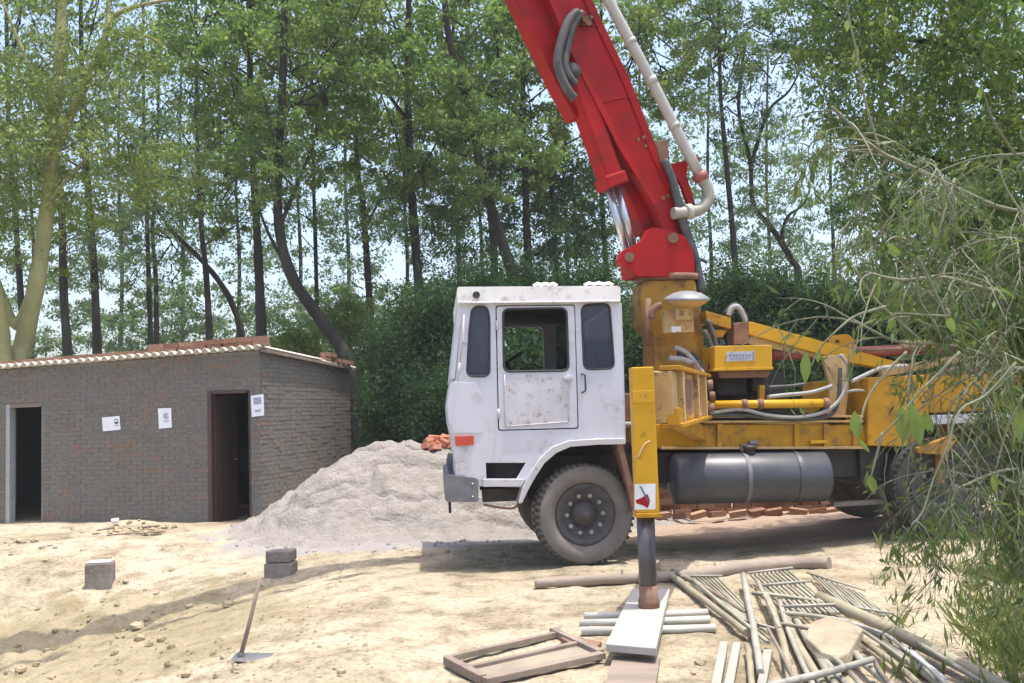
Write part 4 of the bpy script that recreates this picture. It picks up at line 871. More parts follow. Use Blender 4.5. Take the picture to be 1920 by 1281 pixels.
# old wooden frame
fr = ong(985, 1236); wf = thing('wooden_shutter', 'old grey wooden frame with a middle bar lying flat on the sand', 'shutter', fr)
def fp(x, y, dz=.05): return V3(*(onz(x, y, fr.z + dz))) - fr
def member(a, b, w, hh, nm): h = MB(); h.beam(fp(*a), fp(*b), w, hh); h.build(nm, M['oldwood'], wf, .004)
member((836, 1236), (1040, 1190), .045, .04, 'side_rail'); member((908, 1277), (1130, 1228), .065, .04, 'side_rail'); member((876, 1254), (1086, 1207), .045, .036, 'middle_bar')
member((838, 1238), (906, 1274), .055, .056, 'end_rail'); member((1036, 1184), (1126, 1226), .05, .052, 'end_rail')
h = MB(); h.plate([fp(x, y, .044) for x, y in [(880, 1256), (1090, 1210), (1122, 1227), (908, 1273)]], (0, 0, -.008)); h.build('panel', M['ply'], wf)
h = MB(); h.plate([onz(x, y, fr.z + .06) for x, y in [(1050, 1195), (1075, 1193), (1128, 1203), (1120, 1212), (1070, 1206)]], (0, 0, -.03)); tag(h.build('timber_offcut', M['rust'], None, .004), 'reddish brown timber offcut at the far corner of the wooden frame', 'offcut')
# hoe
hb = ong(447, 1243); ho = thing('hoe', 'hoe with a slim wooden handle standing on its blade in the sand', 'hoe', hb)
top = aty(487, 1086, hb.y + .12) - hb; lo = aty(451, 1232, hb.y + .02) - hb
h = MB(); h.tube([lo, lo.lerp(top, .5) + V3(.004, 0, 0), top], [.016, .014, .013], 10); h.build('handle', M['oldwood'], ho)
h = MB(); h.tube([lo + V3(-.008, 0, -.04), lo + V3(.004, 0, .03)], .023, 10); h.build('socket', M['rim'], ho)
h = MB(); h.plate([lo + V3(-.05, -.06, .0), lo + V3(.19, -.09, -.025), lo + V3(.20, .09, .0), lo + V3(-.05, .07, .012)], (0, 0, -.008)); h.build('blade', M['steel'], ho)
# brick stub and concrete stump
gb = ong(527, 1076); s_ = thing('brick_stub', 'grey brown block of two mortared brick courses on the sand', 'block', gb, R(-6))
sc_ = 1 / (FPX / gb.y)
for k, (w, dz) in enumerate(((52, 0), (49, 1))):
    h = MB(); W2 = w * sc_ / 2; Hh = 22 * sc_; z0 = -.04 if k == 0 else Hh + .006 ; h.box((-W2 + .01 * k, -.12, z0), (W2, .12, (k + 1) * Hh + (0 if k == 0 else .0))); h.build('course', M['greyblock'], s_, .02, 3)
h = MB(); h.box((-20 * sc_, -.09, -.02), (20 * sc_, .09, 42 * sc_)); h.build('mortar_core', M['mortar'], s_)
gb = ong(188, 1097); s_ = thing('concrete_stump', 'square rough block with a pale top standing in the sandy dip', 'block', gb, R(10)); sc_ = 1 / (FPX / gb.y); W2 = 23 * sc_
h = MB(); h.box((-W2, -.13, -.06), (W2, .13, 42 * sc_)); h.build('body', M['greyblock'], s_, .02, 3)
h = MB(); h.box((-W2 * .93, -.12, 42 * sc_ + .0005), (W2 * .93, .12, 42 * sc_ + .012)); h.build('cap', M['concrete'], s_, .004)
# clods one can tell apart
for (x, y, r, lab) in ((258, 1178, 26, 'angular clod of dry earth, upper of two by the dip'), (262, 1200, 24, 'rounded clod of dry earth, lower of two by the dip'), (356, 1139, 15, 'small clod left of the yellow brown clod near the hoe'), (428, 1137, 26, 'yellow brown clod left of the hoe handle'), (98, 1270, 16, 'clod at the lower left corner of the yard'), (1313, 1246, 22, 'brown clod of earth between the dark strip and the poles'), (322, 1070, 9, 'small dark clod on the sand left of the brick stub'), (236, 1086, 12, 'flat pale stone beside the square block'), (660, 1196, 9, 'little clod on the bare sand right of the hoe'), (85, 1052, 11, 'small stone in front of the shed, left of the square block'), (225, 1195, 18, 'small clod left of the two by the dip'), (40, 1258, 22, 'dark clod at the far lower left of the dip'), (640, 1262, 20, 'clod at the bottom edge left of the wooden shutter'), (350, 1268, 24, 'broad clod at the bottom edge left of the hoe'), (40, 1018, 20, 'dark clod near the left doorway'), (66, 1016, 16, 'smaller dark clod right of the one near the left doorway'), (1300, 1265, 14, 'dark little clod at the bottom edge by the pale rails')):
    g = ong(x, y); h = MB(); rr = r / 2 * g.y / FPX; lump(h, (0, 0, rr * .35), rr, rng, .72); o = h.build('earth_clod', M['clod'], None, 0); o.location = g; tag(o, lab, 'clod', 'clods and stones on the sand')
# gravel and crumbs nobody could count
h = MB()
for k in range(450):
    if k < 800: x, y = rng.uniform(0, 700), rng.uniform(1000, 1281)
    else: x, y = rng.uniform(600, 1900), rng.uniform(1010, 1281)
    g = ong(x, y) if k % 3 == 0 else onz(x, y, 0); gz = g1(g.x, g.y); r_ = rng.choice([.008, .011, .016, .022 if x < 600 else .012, .042 if x < 450 else .014])
    lump(h, (g.x, g.y, gz + r_ * .05), r_, rng, .7, 6, 4)
for k in range(260):
    x, y = rng.uniform(430, 1000), rng.uniform(955, 1030); g = onz(x, y, .02); r_ = rng.choice([.01, .014, .02, .03]); zz_ = max(g1(g.x, g.y), g1(g.x, g.y)); lump(h, (g.x, g.y, zz_ + r_ * .2), r_, rng, .7, 6, 4)
o = h.build('earth_crumbs', M['sand']); o['kind'] = 'stuff'; o['label'] = 'crumbs and small stones scattered over the sand'
# rubbish along the wall
rbp = ong(250, 1000); rh = thing('rubble_heap', 'flat heap of rubble and sticks against the shed wall', 'rubble', rbp)
h = MB()
for k in range(60):
    x, y = rng.gauss(250, 36), rng.uniform(984, 1004); g = ong(min(max(x, 170), 335), y); lump(h, g - rbp + V3(0, 0, .015), rng.uniform(.02, .07), rng, .6, 6, 4)
o = h.build('rubble', M['clod'], rh); o['kind'] = 'stuff'
for (a, b) in (((200, 1004), (262, 998)), ((225, 992), (300, 985)), ((250, 1001), (310, 996)), ((180, 995), (215, 990))):
    h = MB(); h.tube([ong(*a, .04) - rbp, ong(*b, .05) - rbp], .012, 6); h.build('stick', M['oldwood'], rh)
g = ong(216, 980, .06); h = MB(); h.lathe([(-.05, .001), (-.05, .035), (.05, .035), (.05, .001)], (0, 0, 0), (1, .3, .1), 14); o = h.build('paper_cup', M['paper']); o.location = g + V3(0, 0, .03); tag(o, 'small white cup lying on the rubble by the shed', 'cup')
# ------------------------------------------------------------------ poles and grilles in the foreground
def pole(a, b, ra, mt, lab, za=.04, zb_=.04, cat='pole', bend=0.0, group='poles in the foreground heap', nodes_=0):
    pa, pb = ong(*a, za), ong(*b, zb_); sw = V3(rng.uniform(-.03, .03), rng.uniform(-.02, .02), 0); rm = ra * .80 * (pa.y + pb.y) / 2 / FPX; n = 9; pts = []; rad = []
    for i in range(n):
        f = i / (n - 1); pts.append(pa.lerp(pb, f) + V3(0, 0, bend * math.sin(math.pi * f)) + sw * math.sin(math.pi * f) + V3(rng.uniform(-1, 1), rng.uniform(-1, 1), 0) * rm * .18); rad.append(rm * (1.06 - .16 * f) * (1.0 + (.08 if nodes_ and i % 2 else 0)))
    h = MB(); h.tube(pts, rad, 12); return tag(h.build('pole', mt), lab, cat, group)
pole((1234, 1062), (1402, 1187), 8.5, M['bamboo'], 'weathered stick sloping from the outrigger down to the pole heap', .05, .06)
pole((1393, 1078), (1426, 1262), 8, M['greypole'], 'straight grey pole, leftmost long one across the grilles', .12, .10)
pole((1434, 1112), (1484, 1300), 8.5, M['bamboo'], 'pole right of the straight grey pole', .10, .06)
pole((1462, 1128), (1532, 1300), 6.5, M['greypole'], 'thin grey pole between two thicker poles', .09, .05)
pole((1474, 1160), (1556, 1305), 10, M['bamboo'], 'thick bamboo pole running toward the flat stone', .06, .06)
pole((1490, 1160), (1580, 1305), 9, M['rod'], 'dull green brown pole touching the flat stone', .05, .07)
pole((1512, 1198), (1612, 1310), 8, M['greypole'], 'short grey pole coming out under the flat stone', .08, .06)
pole((1538, 1120), (1905, 1300), 15, M['bamboo'], 'thickest long bamboo pole running to the lower right', .10, .07, nodes_=1)
pole((1620, 1203), (1750, 1310), 8, M['bamboo'], 'bamboo pole just right of the pipe joint', .06, .06)
pole((1656, 1208), (1800, 1320), 10, M['rod'], 'brown green pole beneath the thick bamboo', .05, .05)
pole((1690, 1212), (1830, 1320), 6, M['rod'], 'thin pole next to the pale green strip', .05, .05)
pole((1402, 1212), (1412, 1310), 8, M['bamboo'], 'short bamboo pole beside the pair of pale rails', .05, .05)
pole((1604, 1226), (1720, 1320), 9, M['greypole'], 'grey pipe sloping right from the pipe joint', .08, .06)
pole((1438, 1287), (1636, 1236), 8.5, M['greypole'], 'pale grey pipe lying across the bottom of the heap', .13, .14)
for k, (a, b, lab) in enumerate((((1262, 1070), (1400, 1150), 'thin stick beside the weathered sloping stick'), ((1300, 1088), (1440, 1205), 'thin grey stick crossing the left grille'), ((1420, 1090), (1462, 1180), 'short stick by the straight grey pole head'), ((1440, 1180), (1500, 1300), 'thin stick between the first two bamboo poles'), ((1532, 1210), (1640, 1320), 'thin brown stick right of the short grey pole'), ((1580, 1160), (1700, 1240), 'thin stick under the thick bamboo pole'), ((1640, 1240), (1700, 1320), 'thin stick at the bottom edge right of the pipe joint'), ((1410, 1112), (1560, 1132), 'thin cross stick over the middle grille'), ((1470, 1150), (1590, 1165), 'thin cross stick behind the flat stone'), ((1455, 1170), (1530, 1182), 'short cross stick left of the flat stone'), ((1720, 1205), (1860, 1290), 'thin stick just above the thick bamboo pole'))):
    pole(a, b, 4.5 if k % 2 else 5.5, M['rod'] if k % 3 else M['oldwood'], lab, .09 + .01 * (k % 4), .07 + .01 * (k % 3), 'stick', .01, 'thin sticks in the foreground heap')
for a, b, lab in (((1358, 1207), (1338, 1310), 'pale flat rail, left of the pair'), ((1382, 1208), (1362, 1310), 'pale flat rail, right of the pair'), ((1440, 1222), (1424, 1310), 'short pale flat rail by the grey pole foot')):
    h = MB(); h.beam(ong(*a, .07), ong(*b, .07), .050, .030); tag(h.build('rail', M['greypole'], None, .004), lab, 'rail', 'pale flat rails in the foreground heap')
h = MB(); sp = smooth_path([ong(x, y, .10) for x, y in [(1560, 1158), (1610, 1172), (1660, 1190), (1690, 1212), (1740, 1250), (1780, 1290)]], 5); h.tube(sp, .012, 6); tag(h.build('wire', M['whitepole']), 'pale bent wire lying along the thick bamboo pole', 'wire')
h = MB(); h.plate([ong(x, y, .075) for x, y in [(1694, 1214), (1704, 1212), (1776, 1272), (1762, 1276)]], (0, 0, -.006)); tag(h.build('plastic_strip', M['doorframe']), 'pale green plastic strip below the thick bamboo pole', 'strip')
def grille(A, Bq, C, D, n, lab, bars, z=.06, r=.010):
    o0 = ong((A[0] + C[0]) / 2, (A[1] + C[1]) / 2); g = thing('rod_grille', lab, 'grille', o0, 0, 'rod grilles under the poles')
    P = [ong(*q, z) - o0 for q in (A, Bq, C, D)]
    for i in range(n):
        f = i / (n - 1); h = MB(); a = P[0].lerp(P[1], f); b = P[3].lerp(P[2], f); h.tube([a, a.lerp(b, .5) + V3(0, 0, .004 * (i % 3)), b + V3(rng.uniform(-.02, .02), rng.uniform(-.02, .02), 0)], r, 7); h.build('rod', M['rod'], g)
    for f in bars:
        h = MB(); h.tube([P[0].lerp(P[3], f) + V3(-.04, 0, r * 2.1), P[1].lerp(P[2], f) + V3(.04, 0, r * 2.1)], r * .9, 7); h.build('cross_bar', M['greypole'], g)
grille((1283, 1083), (1345, 1083), (1446, 1188), (1400, 1168), 9, 'grille of thin rods left of the straight grey pole', (.02, .98))
grille((1408, 1079), (1476, 1069), (1576, 1150), (1486, 1152), 10, 'grille of parallel rods between the grey pole and the thick bamboo', (.02, .38, .9), .08, .012)
grille((1521, 1077), (1612, 1112), (1668, 1158), (1590, 1142), 10, 'grille of thin rods right of the thick bamboo pole', (.01, .97))
g0 = ong(1562, 1192); slab = [(1514, 1180), (1522, 1166), (1552, 1155), (1596, 1168), (1618, 1180), (1606, 1200), (1592, 1224), (1572, 1234), (1540, 1222), (1512, 1196)]
h = MB(); pts = [onz(x, y, g0.z + .13 + (1200 - y) * .0006) for x, y in slab]; zc2 = pts[0].z; cen = sum(pts, Vector()) / len(pts)
vs = [p for p in pts] + [V3(p.x + rng.uniform(-.02, .02), p.y, p.z - .055) for p in pts] + [cen + V3(.03, 0, .035), cen - V3(0, 0, .05)]
n_ = len(pts); fs = []
for i in range(n_):
    j = (i + 1) % n_; fs += [(i, j, 2 * n_), (n_ + j, n_ + i, 2 * n_ + 1), (i, i + n_, j + n_, j)]
h.add(vs, fs); tag(h.build('stone_slab', M['rockslab'], None, .008), 'flat tan stone slab lying on the pole heap', 'stone')
# ------------------------------------------------------------------ vegetation
NR = np.random.RandomState(5)
def leaf_cloud(C, Ls, Ws, nr, droop=0.35, axis=None):
    n = len(C); d = nr.normal(size=(n, 3)); d[:, 2] -= droop; d /= np.linalg.norm(d, axis=1)[:, None]
    if axis is not None: d = axis * .7 + d * .5; d /= np.linalg.norm(d, axis=1)[:, None]
    e = nr.normal(size=(n, 3)); p = np.cross(d, e); p /= np.linalg.norm(p, axis=1)[:, None] + 1e-9
    k_ = np.clip(np.exp(nr.normal(0, .38, n)), .4, 2.1)[:, None]; L = Ls * k_; Wd = Ws * k_ * nr.uniform(.75, 1.2, n)[:, None]
    V = np.stack([C, C + d * L * .45 + p * Wd * .5, C + d * L, C + d * L * .45 - p * Wd * .5], 1).reshape(-1, 3)
    return V, np.arange(4 * n).reshape(-1, 4)
def crown_mesh(name, nclump, per, rx, rz, leaf, mat, nr, spread=.5, droop=.4, hollow=.35, low=0.0, flat=.6):
    """clumps of leaves through an ellipsoid; returns leaf mesh and limb mesh (z = 0 at the crown's middle)"""
    cl = []; h = MB()
    while len(cl) < nclump:
        p = nr.uniform(-1, 1, 3); q = np.linalg.norm(p)
        if q > 1 or q < hollow * nr.uniform(): continue
        if p[2] < -.3 and nr.uniform() < low: continue
        cl.append(p * np.array([rx, rx, rz]) * nr.uniform(.8, 1.12))
    C = []
    for c in cl:
        s = spread * nr.uniform(.55, 1.35); n = int(per * nr.uniform(.5, 1.5)); C.append(c + nr.normal(size=(n, 3)) * np.array([s, s, s * flat]))
        if nr.uniform() > .22: continue
        z0 = max(-rz * nr.uniform(.25, 1.0), c[2] - np.hypot(c[0], c[1]) * nr.uniform(.4, 1.0) - .3); a = Vector((0, 0, z0)); b = Vector(c); md = a.lerp(b, .55) + Vector((nr.normal() * .15, nr.normal() * .15, -.1))
        h.tube(smooth_path([a, md, b], 3), [.038, .034, .030, .025, .020, .014, .008], 5)
    V, F = leaf_cloud(np.concatenate(C), leaf, leaf * .5, nr, droop)
    me = mesh_np(name, V, F, mat); lm = bpy.data.meshes.new('limbs'); lm.from_pydata(h.v, [], h.f); lm.materials.append(M['bark']); lm.polygons.foreach_set('use_smooth', [True] * len(h.f)); lm.update()
    return me, lm
CR = {}
for i in range(3): CR['mid%d' % i] = crown_mesh('crown', 58, 130, 2.7, 4.3, .15, M['leaf_mid'], NR, .28, .5)
for i in range(2): CR['dark%d' % i] = crown_mesh('crown', 46, 150, 2.6, 4.4, .16, M['leaf_dark'], NR, .40, .5)
for i in range(2): CR['thin%d' % i] = crown_mesh('crown', 44, 85, 2.4, 4.6, .13, M['leaf_grey'], NR, .27, .7)
for i in range(2): CR['far%d' % i] = crown_mesh('crown', 66, 85, 3.2, 6.0, .16, M['leaf_grey'], NR, .29, .6)
for i in range(2): CR['low%d' % i] = crown_mesh('crown', 42, 110, 3.2, 2.7, .14, M['leaf_grey'], NR, .26, .5)
CR['pale0'] = crown_mesh('crown', 36, 115, 3.2, 2.3, .13, M['leaf_pale'], NR, .42, .2, flat=.35)
def tree(name, path, wpx, d, label, crowns, bark='bark', group='tall trees behind the yard', extra=()):
    """path: pixel line of the trunk from the foot up, at distance d; crowns: (kind, pixel x, pixel y, scale, dy)"""
    foot = aty(path[0][0], path[0][1], d); gz = g1(foot.x, foot.y); base = V3(foot.x, foot.y, gz - .05)
    th = thing(name, label, 'tree', base, 0, group)
    pts = [base] + [aty(x, y, d + .15 * math.sin(i * 2.1)) for i, (x, y) in enumerate(path)]; r0 = wpx / 2 * d / FPX; sp = smooth_path(pts, 5); n = len(sp)
    h = MB(); h.tube([p - base for p in sp], [r0 * (1.15 - .75 * i / n) * (1 + .06 * math.sin(i * 1.3)) for i in range(n)], 9)
    for ex, w in extra:
        q = smooth_path([aty(x, y, d + (k * .12)) - base for k, (x, y) in enumerate(ex)], 5); m_ = len(q); h.tube(q, [w / 2 * d / FPX * (1.05 - .8 * i / m_) for i in range(m_)], 7)
    h.build('trunk', M[bark], th)
    for k, (kind, x, y, s, dy) in enumerate(crowns):
        p = aty(x, y, d + dy) - base; me, lm = CR[kind]; rz = rng.uniform(0, 6.28)
        put('crown', me, th, p, (0, 0, rz), (s, s, s))
        if kind[:3] in ('mid', 'dar', 'thi'): put('limbs', lm, th, p, (0, 0, rz), (s, s, s))['kind'] = 'stuff'
    return th
# the pale barked tree behind the left end of the shed
tree('pale_tree', [(28, 700), (45, 640), (66, 545), (84, 430), (96, 320), (104, 200), (112, 90), (118, -30), (122, -160)], 34, 20.5, 'pale barked tree with airy yellow green leaves behind the left end of the shed', [('pale0', 70, 290, .62, -.6), ('pale0', 40, 420, .55, .3), ('pale0', 190, 350, .5, .5), ('pale0', 130, 20, .7, 0), ('pale0', -20, 200, .6, -.4), ('pale0', 250, 120, .4, .2), ('pale0', 330, 320, .42, .6), ('pale0', 150, 190, .5, -.3)], 'palebark', None,
     [([(96, 300), (130, 220), (165, 150), (195, 75), (215, 30), (265, 10), (340, -4)], 20), ([(205, 55), (203, 20), (206, -40)], 12), ([(130, 215), (185, 105), (235, 65), (290, 75), (320, 110)], 10), ([(60, 560), (30, 610), (5, 555), (-20, 480)], 26), ([(98, 250), (60, 140), (20, 40), (-10, -30)], 11), ([(90, 380), (160, 300), (215, 270), (275, 200)], 8)])
tree('pale_tree', [(2, 720), (2, 640), (-8, 560), (-30, 470), (-60, 300)], 40, 20.0, 'thick pale trunk cut by the left edge of the picture', [('pale0', -60, 330, .6, 0)], 'palebark', None)
TR = [
 ([(45, 690), (40, 570), (27, 380), (15, 200), (10, -200)], 14, 26, 'dark slim trunk nearest the left edge, beside the pale tree', [('thin0', 20, 120, .8, 0), ('thin1', 10, 330, .6, 1)]),
 ([(128, 690), (120, 560), (115, 380), (108, 250), (110, -250)], 18, 25, 'dark upright trunk just right of the pale tree', [('thin1', 115, 130, .8, 0), ('thin0', 125, 420, .45, 1)]),
 ([(183, 690), (177, 520), (165, 350), (155, 220), (150, -150)], 17, 27, 'dark upright trunk, second right of the pale tree', [('thin0', 160, 90, .9, 0), ('thin1', 190, 430, .45, 1)]),
 ([(283, 670), (280, 560), (275, 390), (270, 250), (268, -100)], 11, 30, 'thin trunk, left of a close pair above the shed', [('thin1', 262, 200, .8, 0), ('thin0', 255, 470, .45, 0)]),
 ([(294, 670), (292, 520), (286, 430), (295, 300), (300, -100)], 10, 31, 'thin trunk, right of a close pair above the shed', [('thin0', 320, 330, .7, 0)]),
 ([(393, 650), (387, 520), (378, 430), (370, 250), (365, -200)], 13, 27, 'trunk with a leaning limb above the right of the shed roof', [('thin1', 380, 250, .8, 0), ('mid0', 400, 60, .7, 1)]),
 ([(455, 650), (435, 570), (405, 520), (365, 475), (320, 430), (280, 370)], 13, 28, 'trunk leaning left over the shed roof', [('thin0', 320, 380, .6, 0)]),
 ([(490, 640), (485, 500), (480, 400), (470, 200), (465, -200)], 20, 24, 'straight dark trunk above the shed corner with full green crown', [('mid1', 470, 110, .80, 0), ('mid0', 420, 330, .42, -.6), ('mid2', 390, -40, .7, 0)]),
 ([(655, 695), (605, 605), (550, 525), (525, 440), (521, 340), (530, 150), (540, -200)], 26, 22, 'big trunk leaning right to left between shed and cab', [('mid2', 545, 120, .72, 0), ('mid1', 510, 290, .40, -.5), ('mid0', 610, 10, .7, .5)], [([(527, 420), (560, 340), (590, 260), (610, 160)], 9), ([(545, 515), (500, 430), (470, 340)], 8)]),
 ([(596, 660), (592, 480), (588, 340), (585, 150), (580, -200)], 9, 30, 'thin trunk just right of the big leaning trunk', [('thin1', 590, 330, .6, 0), ('mid0', 590, 100, .8, 0)]),
 ([(697, 660), (690, 520), (680, 380), (668, 280), (650, -200)], 15, 28, 'dark trunk left of the dense thicket beside the cab', [('mid1', 690, 130, .85, 0), ('thin0', 680, 420, .5, .5)], [([(684, 430), (710, 380), (740, 330)], 6)]),
 ([(790, 620), (778, 450), (768, 290), (765, 100), (770, -200)], 20, 24, 'thick trunk rising behind the thicket left of the cab', [('mid0', 760, 140, .85, 0), ('mid2', 730, 330, .42, -.5), ('dark0', 810, 410, .42, .5)]),
 ([(865, 640), (860, 480), (855, 350), (850, 100), (850, -200)], 11, 30, 'thin trunk left above the cab roof', [('dark1', 850, 300, .6, 0), ('mid1', 850, 60, .9, 0)]),
 ([(930, 620), (925, 450), (915, 350), (930, 200), (935, -200)], 16, 26, 'upright trunk behind the cab roof, left of the leaning one', [('mid2', 930, 130, .85, 0), ('dark0', 880, 440, .5, .5)]),
 ([(988, 620), (958, 505), (924, 400), (902, 320), (880, 200), (840, 60), (820, -200)], 23, 23, 'dark trunk leaning left behind the cab roof', [('mid0', 870, 80, .7, 0), ('mid1', 900, 300, .4, -.5)]),
 ([(1000, 620), (990, 480), (985, 350), (980, 150), (990, -200)], 18, 27, 'straight trunk behind the cab roof, left of the boom', [('mid1', 990, 180, .8, 0), ('dark1', 1000, 400, .55, .5), ('mid2', 980, -60, .8, 0)]),
 ([(1050, 620), (1040, 450), (1035, 330), (1060, 100), (1080, -200)], 12, 28, 'thin trunk just left of the boom cylinder', [('mid2', 1060, 260, .7, 0), ('dark0', 1080, 450, .5, 0)]),
 ([(1140, 560), (1130, 400), (1125, 250), (1130, -200)], 12, 28, 'trunk half hidden behind the red boom', [('dark1', 1120, 390, .55, 0), ('mid0', 1170, 60, .8, 0), ('mid1', 1260, 90, .7, .8)]),
 ([(1380, 520), (1368, 370), (1357, 250), (1350, 140), (1345, -200)], 12, 26, 'thin dark trunk right of the pale delivery pipe', [('thin0', 1360, 120, .6, 0), ('mid2', 1330, -20, .62, 0), ('thin1', 1390, 400, .35, .5)]),
 ([(1500, 540), (1482, 485), (1445, 425), (1413, 385), (1406, 300), (1385, 200), (1400, 60)], 13, 27, 'crooked forked trunk above the yellow stay beam', [('thin1', 1410, 230, .5, 0), ('mid1', 1440, 20, .6, 0), ('thin0', 1480, 430, .3, 0)], [([(1475, 475), (1466, 440), (1478, 405), (1505, 385), (1520, 350)], 9), ([(1408, 310), (1440, 210), (1480, 170), (1510, 110)], 8)]),
 ([(1665, 640), (1660, 480), (1655, 300), (1650, -100)], 15, 25, 'upright trunk hidden in dark foliage at the right', [('dark0', 1620, 130, .62, 0), ('dark1', 1660, 340, .55, .4), ('dark0', 1560, 20, .55, .5)]),
 ([(1805, 520), (1800, 240), (1790, 80), (1795, -250)], 18, 20, 'tall trunk among the near twigs at the upper right', [('mid0', 1800, 20, .5, 0), ('thin1', 1780, 250, .5, 0)]),
 ([(1895, 470), (1890, 230), (1885, 100), (1890, -200)], 12, 24, 'thin trunk close to the right edge', [('thin0', 1890, 60, .62, 0), ('thin1', 1880, 330, .5, 0), ('dark1', 1850, 480, .4, 0)]),
]
for i, tdef in enumerate(TR):
    tree('tall_tree', tdef[0], tdef[1], tdef[2], tdef[3], tdef[4], 'bark', 'tall trees behind the yard', tdef[5] if len(tdef) > 5 else ())
FT = [(60, 'far hazy tree seen left of the pale trunk'), (225, 'far hazy tree seen between trunks over the shed roof left'), (340, 'far hazy tree seen over the middle of the shed roof'), (445, 'far hazy tree above the shed corner'), (560, 'far hazy tree behind the big leaning trunk'), (650, 'far hazy tree just left of the thicket'), (760, 'far hazy tree behind the thicket'), (900, 'far hazy tree behind the front of the cab roof'), (1060, 'far hazy tree behind the rear of the cab roof'), (1200, 'far hazy tree behind the turret'), (1330, 'far hazy tree right of the red boom base'), (1440, 'far hazy tree behind the yellow stay beam'), (1560, 'far hazy tree behind the control box side of the stay'), (1720, 'far hazy tree behind the rear frame'), (1860, 'far hazy tree at the right edge behind the twigs')]
for i, (x, lab) in enumerate(FT):
    d = 40 + (i * 37 % 9); tree('far_tree', [(x, 690), (x + 4, 500), (x - 3, 330), (x, 100)], 9, d, lab, [('far%d' % (i % 2), x, 380 - (i * 53 % 70), .78 + .02 * (i % 4), 0)] + ([('far%d' % ((i + 1) % 2), x + 60, 600, .5, 1.5)] if i > 5 else []) + [('low%d' % (i % 2), x + 30, 545 + (i * 29 % 60), .85, -3), ('low%d' % ((i + 1) % 2), x - 40, 640, .6, -4)], 'bark', 'far trees')
CR['hang0'] = crown_mesh('crown', 46, 90, 2.6, 2.8, .18, M['leaf_mid'], NR, .40, .9, flat=.8); CR['hang1'] = crown_mesh('crown', 46, 90, 2.6, 2.8, .18, M['leaf_mid'], NR, .42, .9, flat=.8)
tree('spreading_tree', [(2190, 1000), (2180, 700), (2150, 420), (2080, 200), (1980, 60), (1880, -60)], 46, 11.5, 'leafy tree spreading over the rear of the truck from beyond the right edge', [('hang1', 1720, 70, .36, -.3), ('hang0', 1850, 170, .38, .2), ('hang0', 1600, 150, .27, -.2), ('hang1', 1770, 330, .36, 0), ('hang0', 1650, 330, .24, .3), ('hang1', 1900, 420, .34, .2), ('hang0', 1560, 20, .26, 0), ('hang0', 1930, 20, .4, -.3), ('hang1', 1700, 470, .25, .2), ('hang0', 1820, 540, .25, .3), ('hang0', 1680, -160, .45, 0), ('hang1', 1850, -220, .5, 0), ('hang0', 1980, 330, .45, 0), ('hang1', 1540, -180, .35, 0), ('hang1', 2020, 560, .4, -.4), ('hang0', 1930, 640, .28, -.4)], 'bark', None,
     [([(2150, 420), (2000, 360), (1880, 330), (1760, 300), (1640, 250)], 16), ([(2080, 200), (1950, 130), (1800, 90), (1640, 60), (1540, 10)], 18), ([(2160, 560), (2020, 540), (1900, 500), (1780, 470), (1700, 450)], 13)])
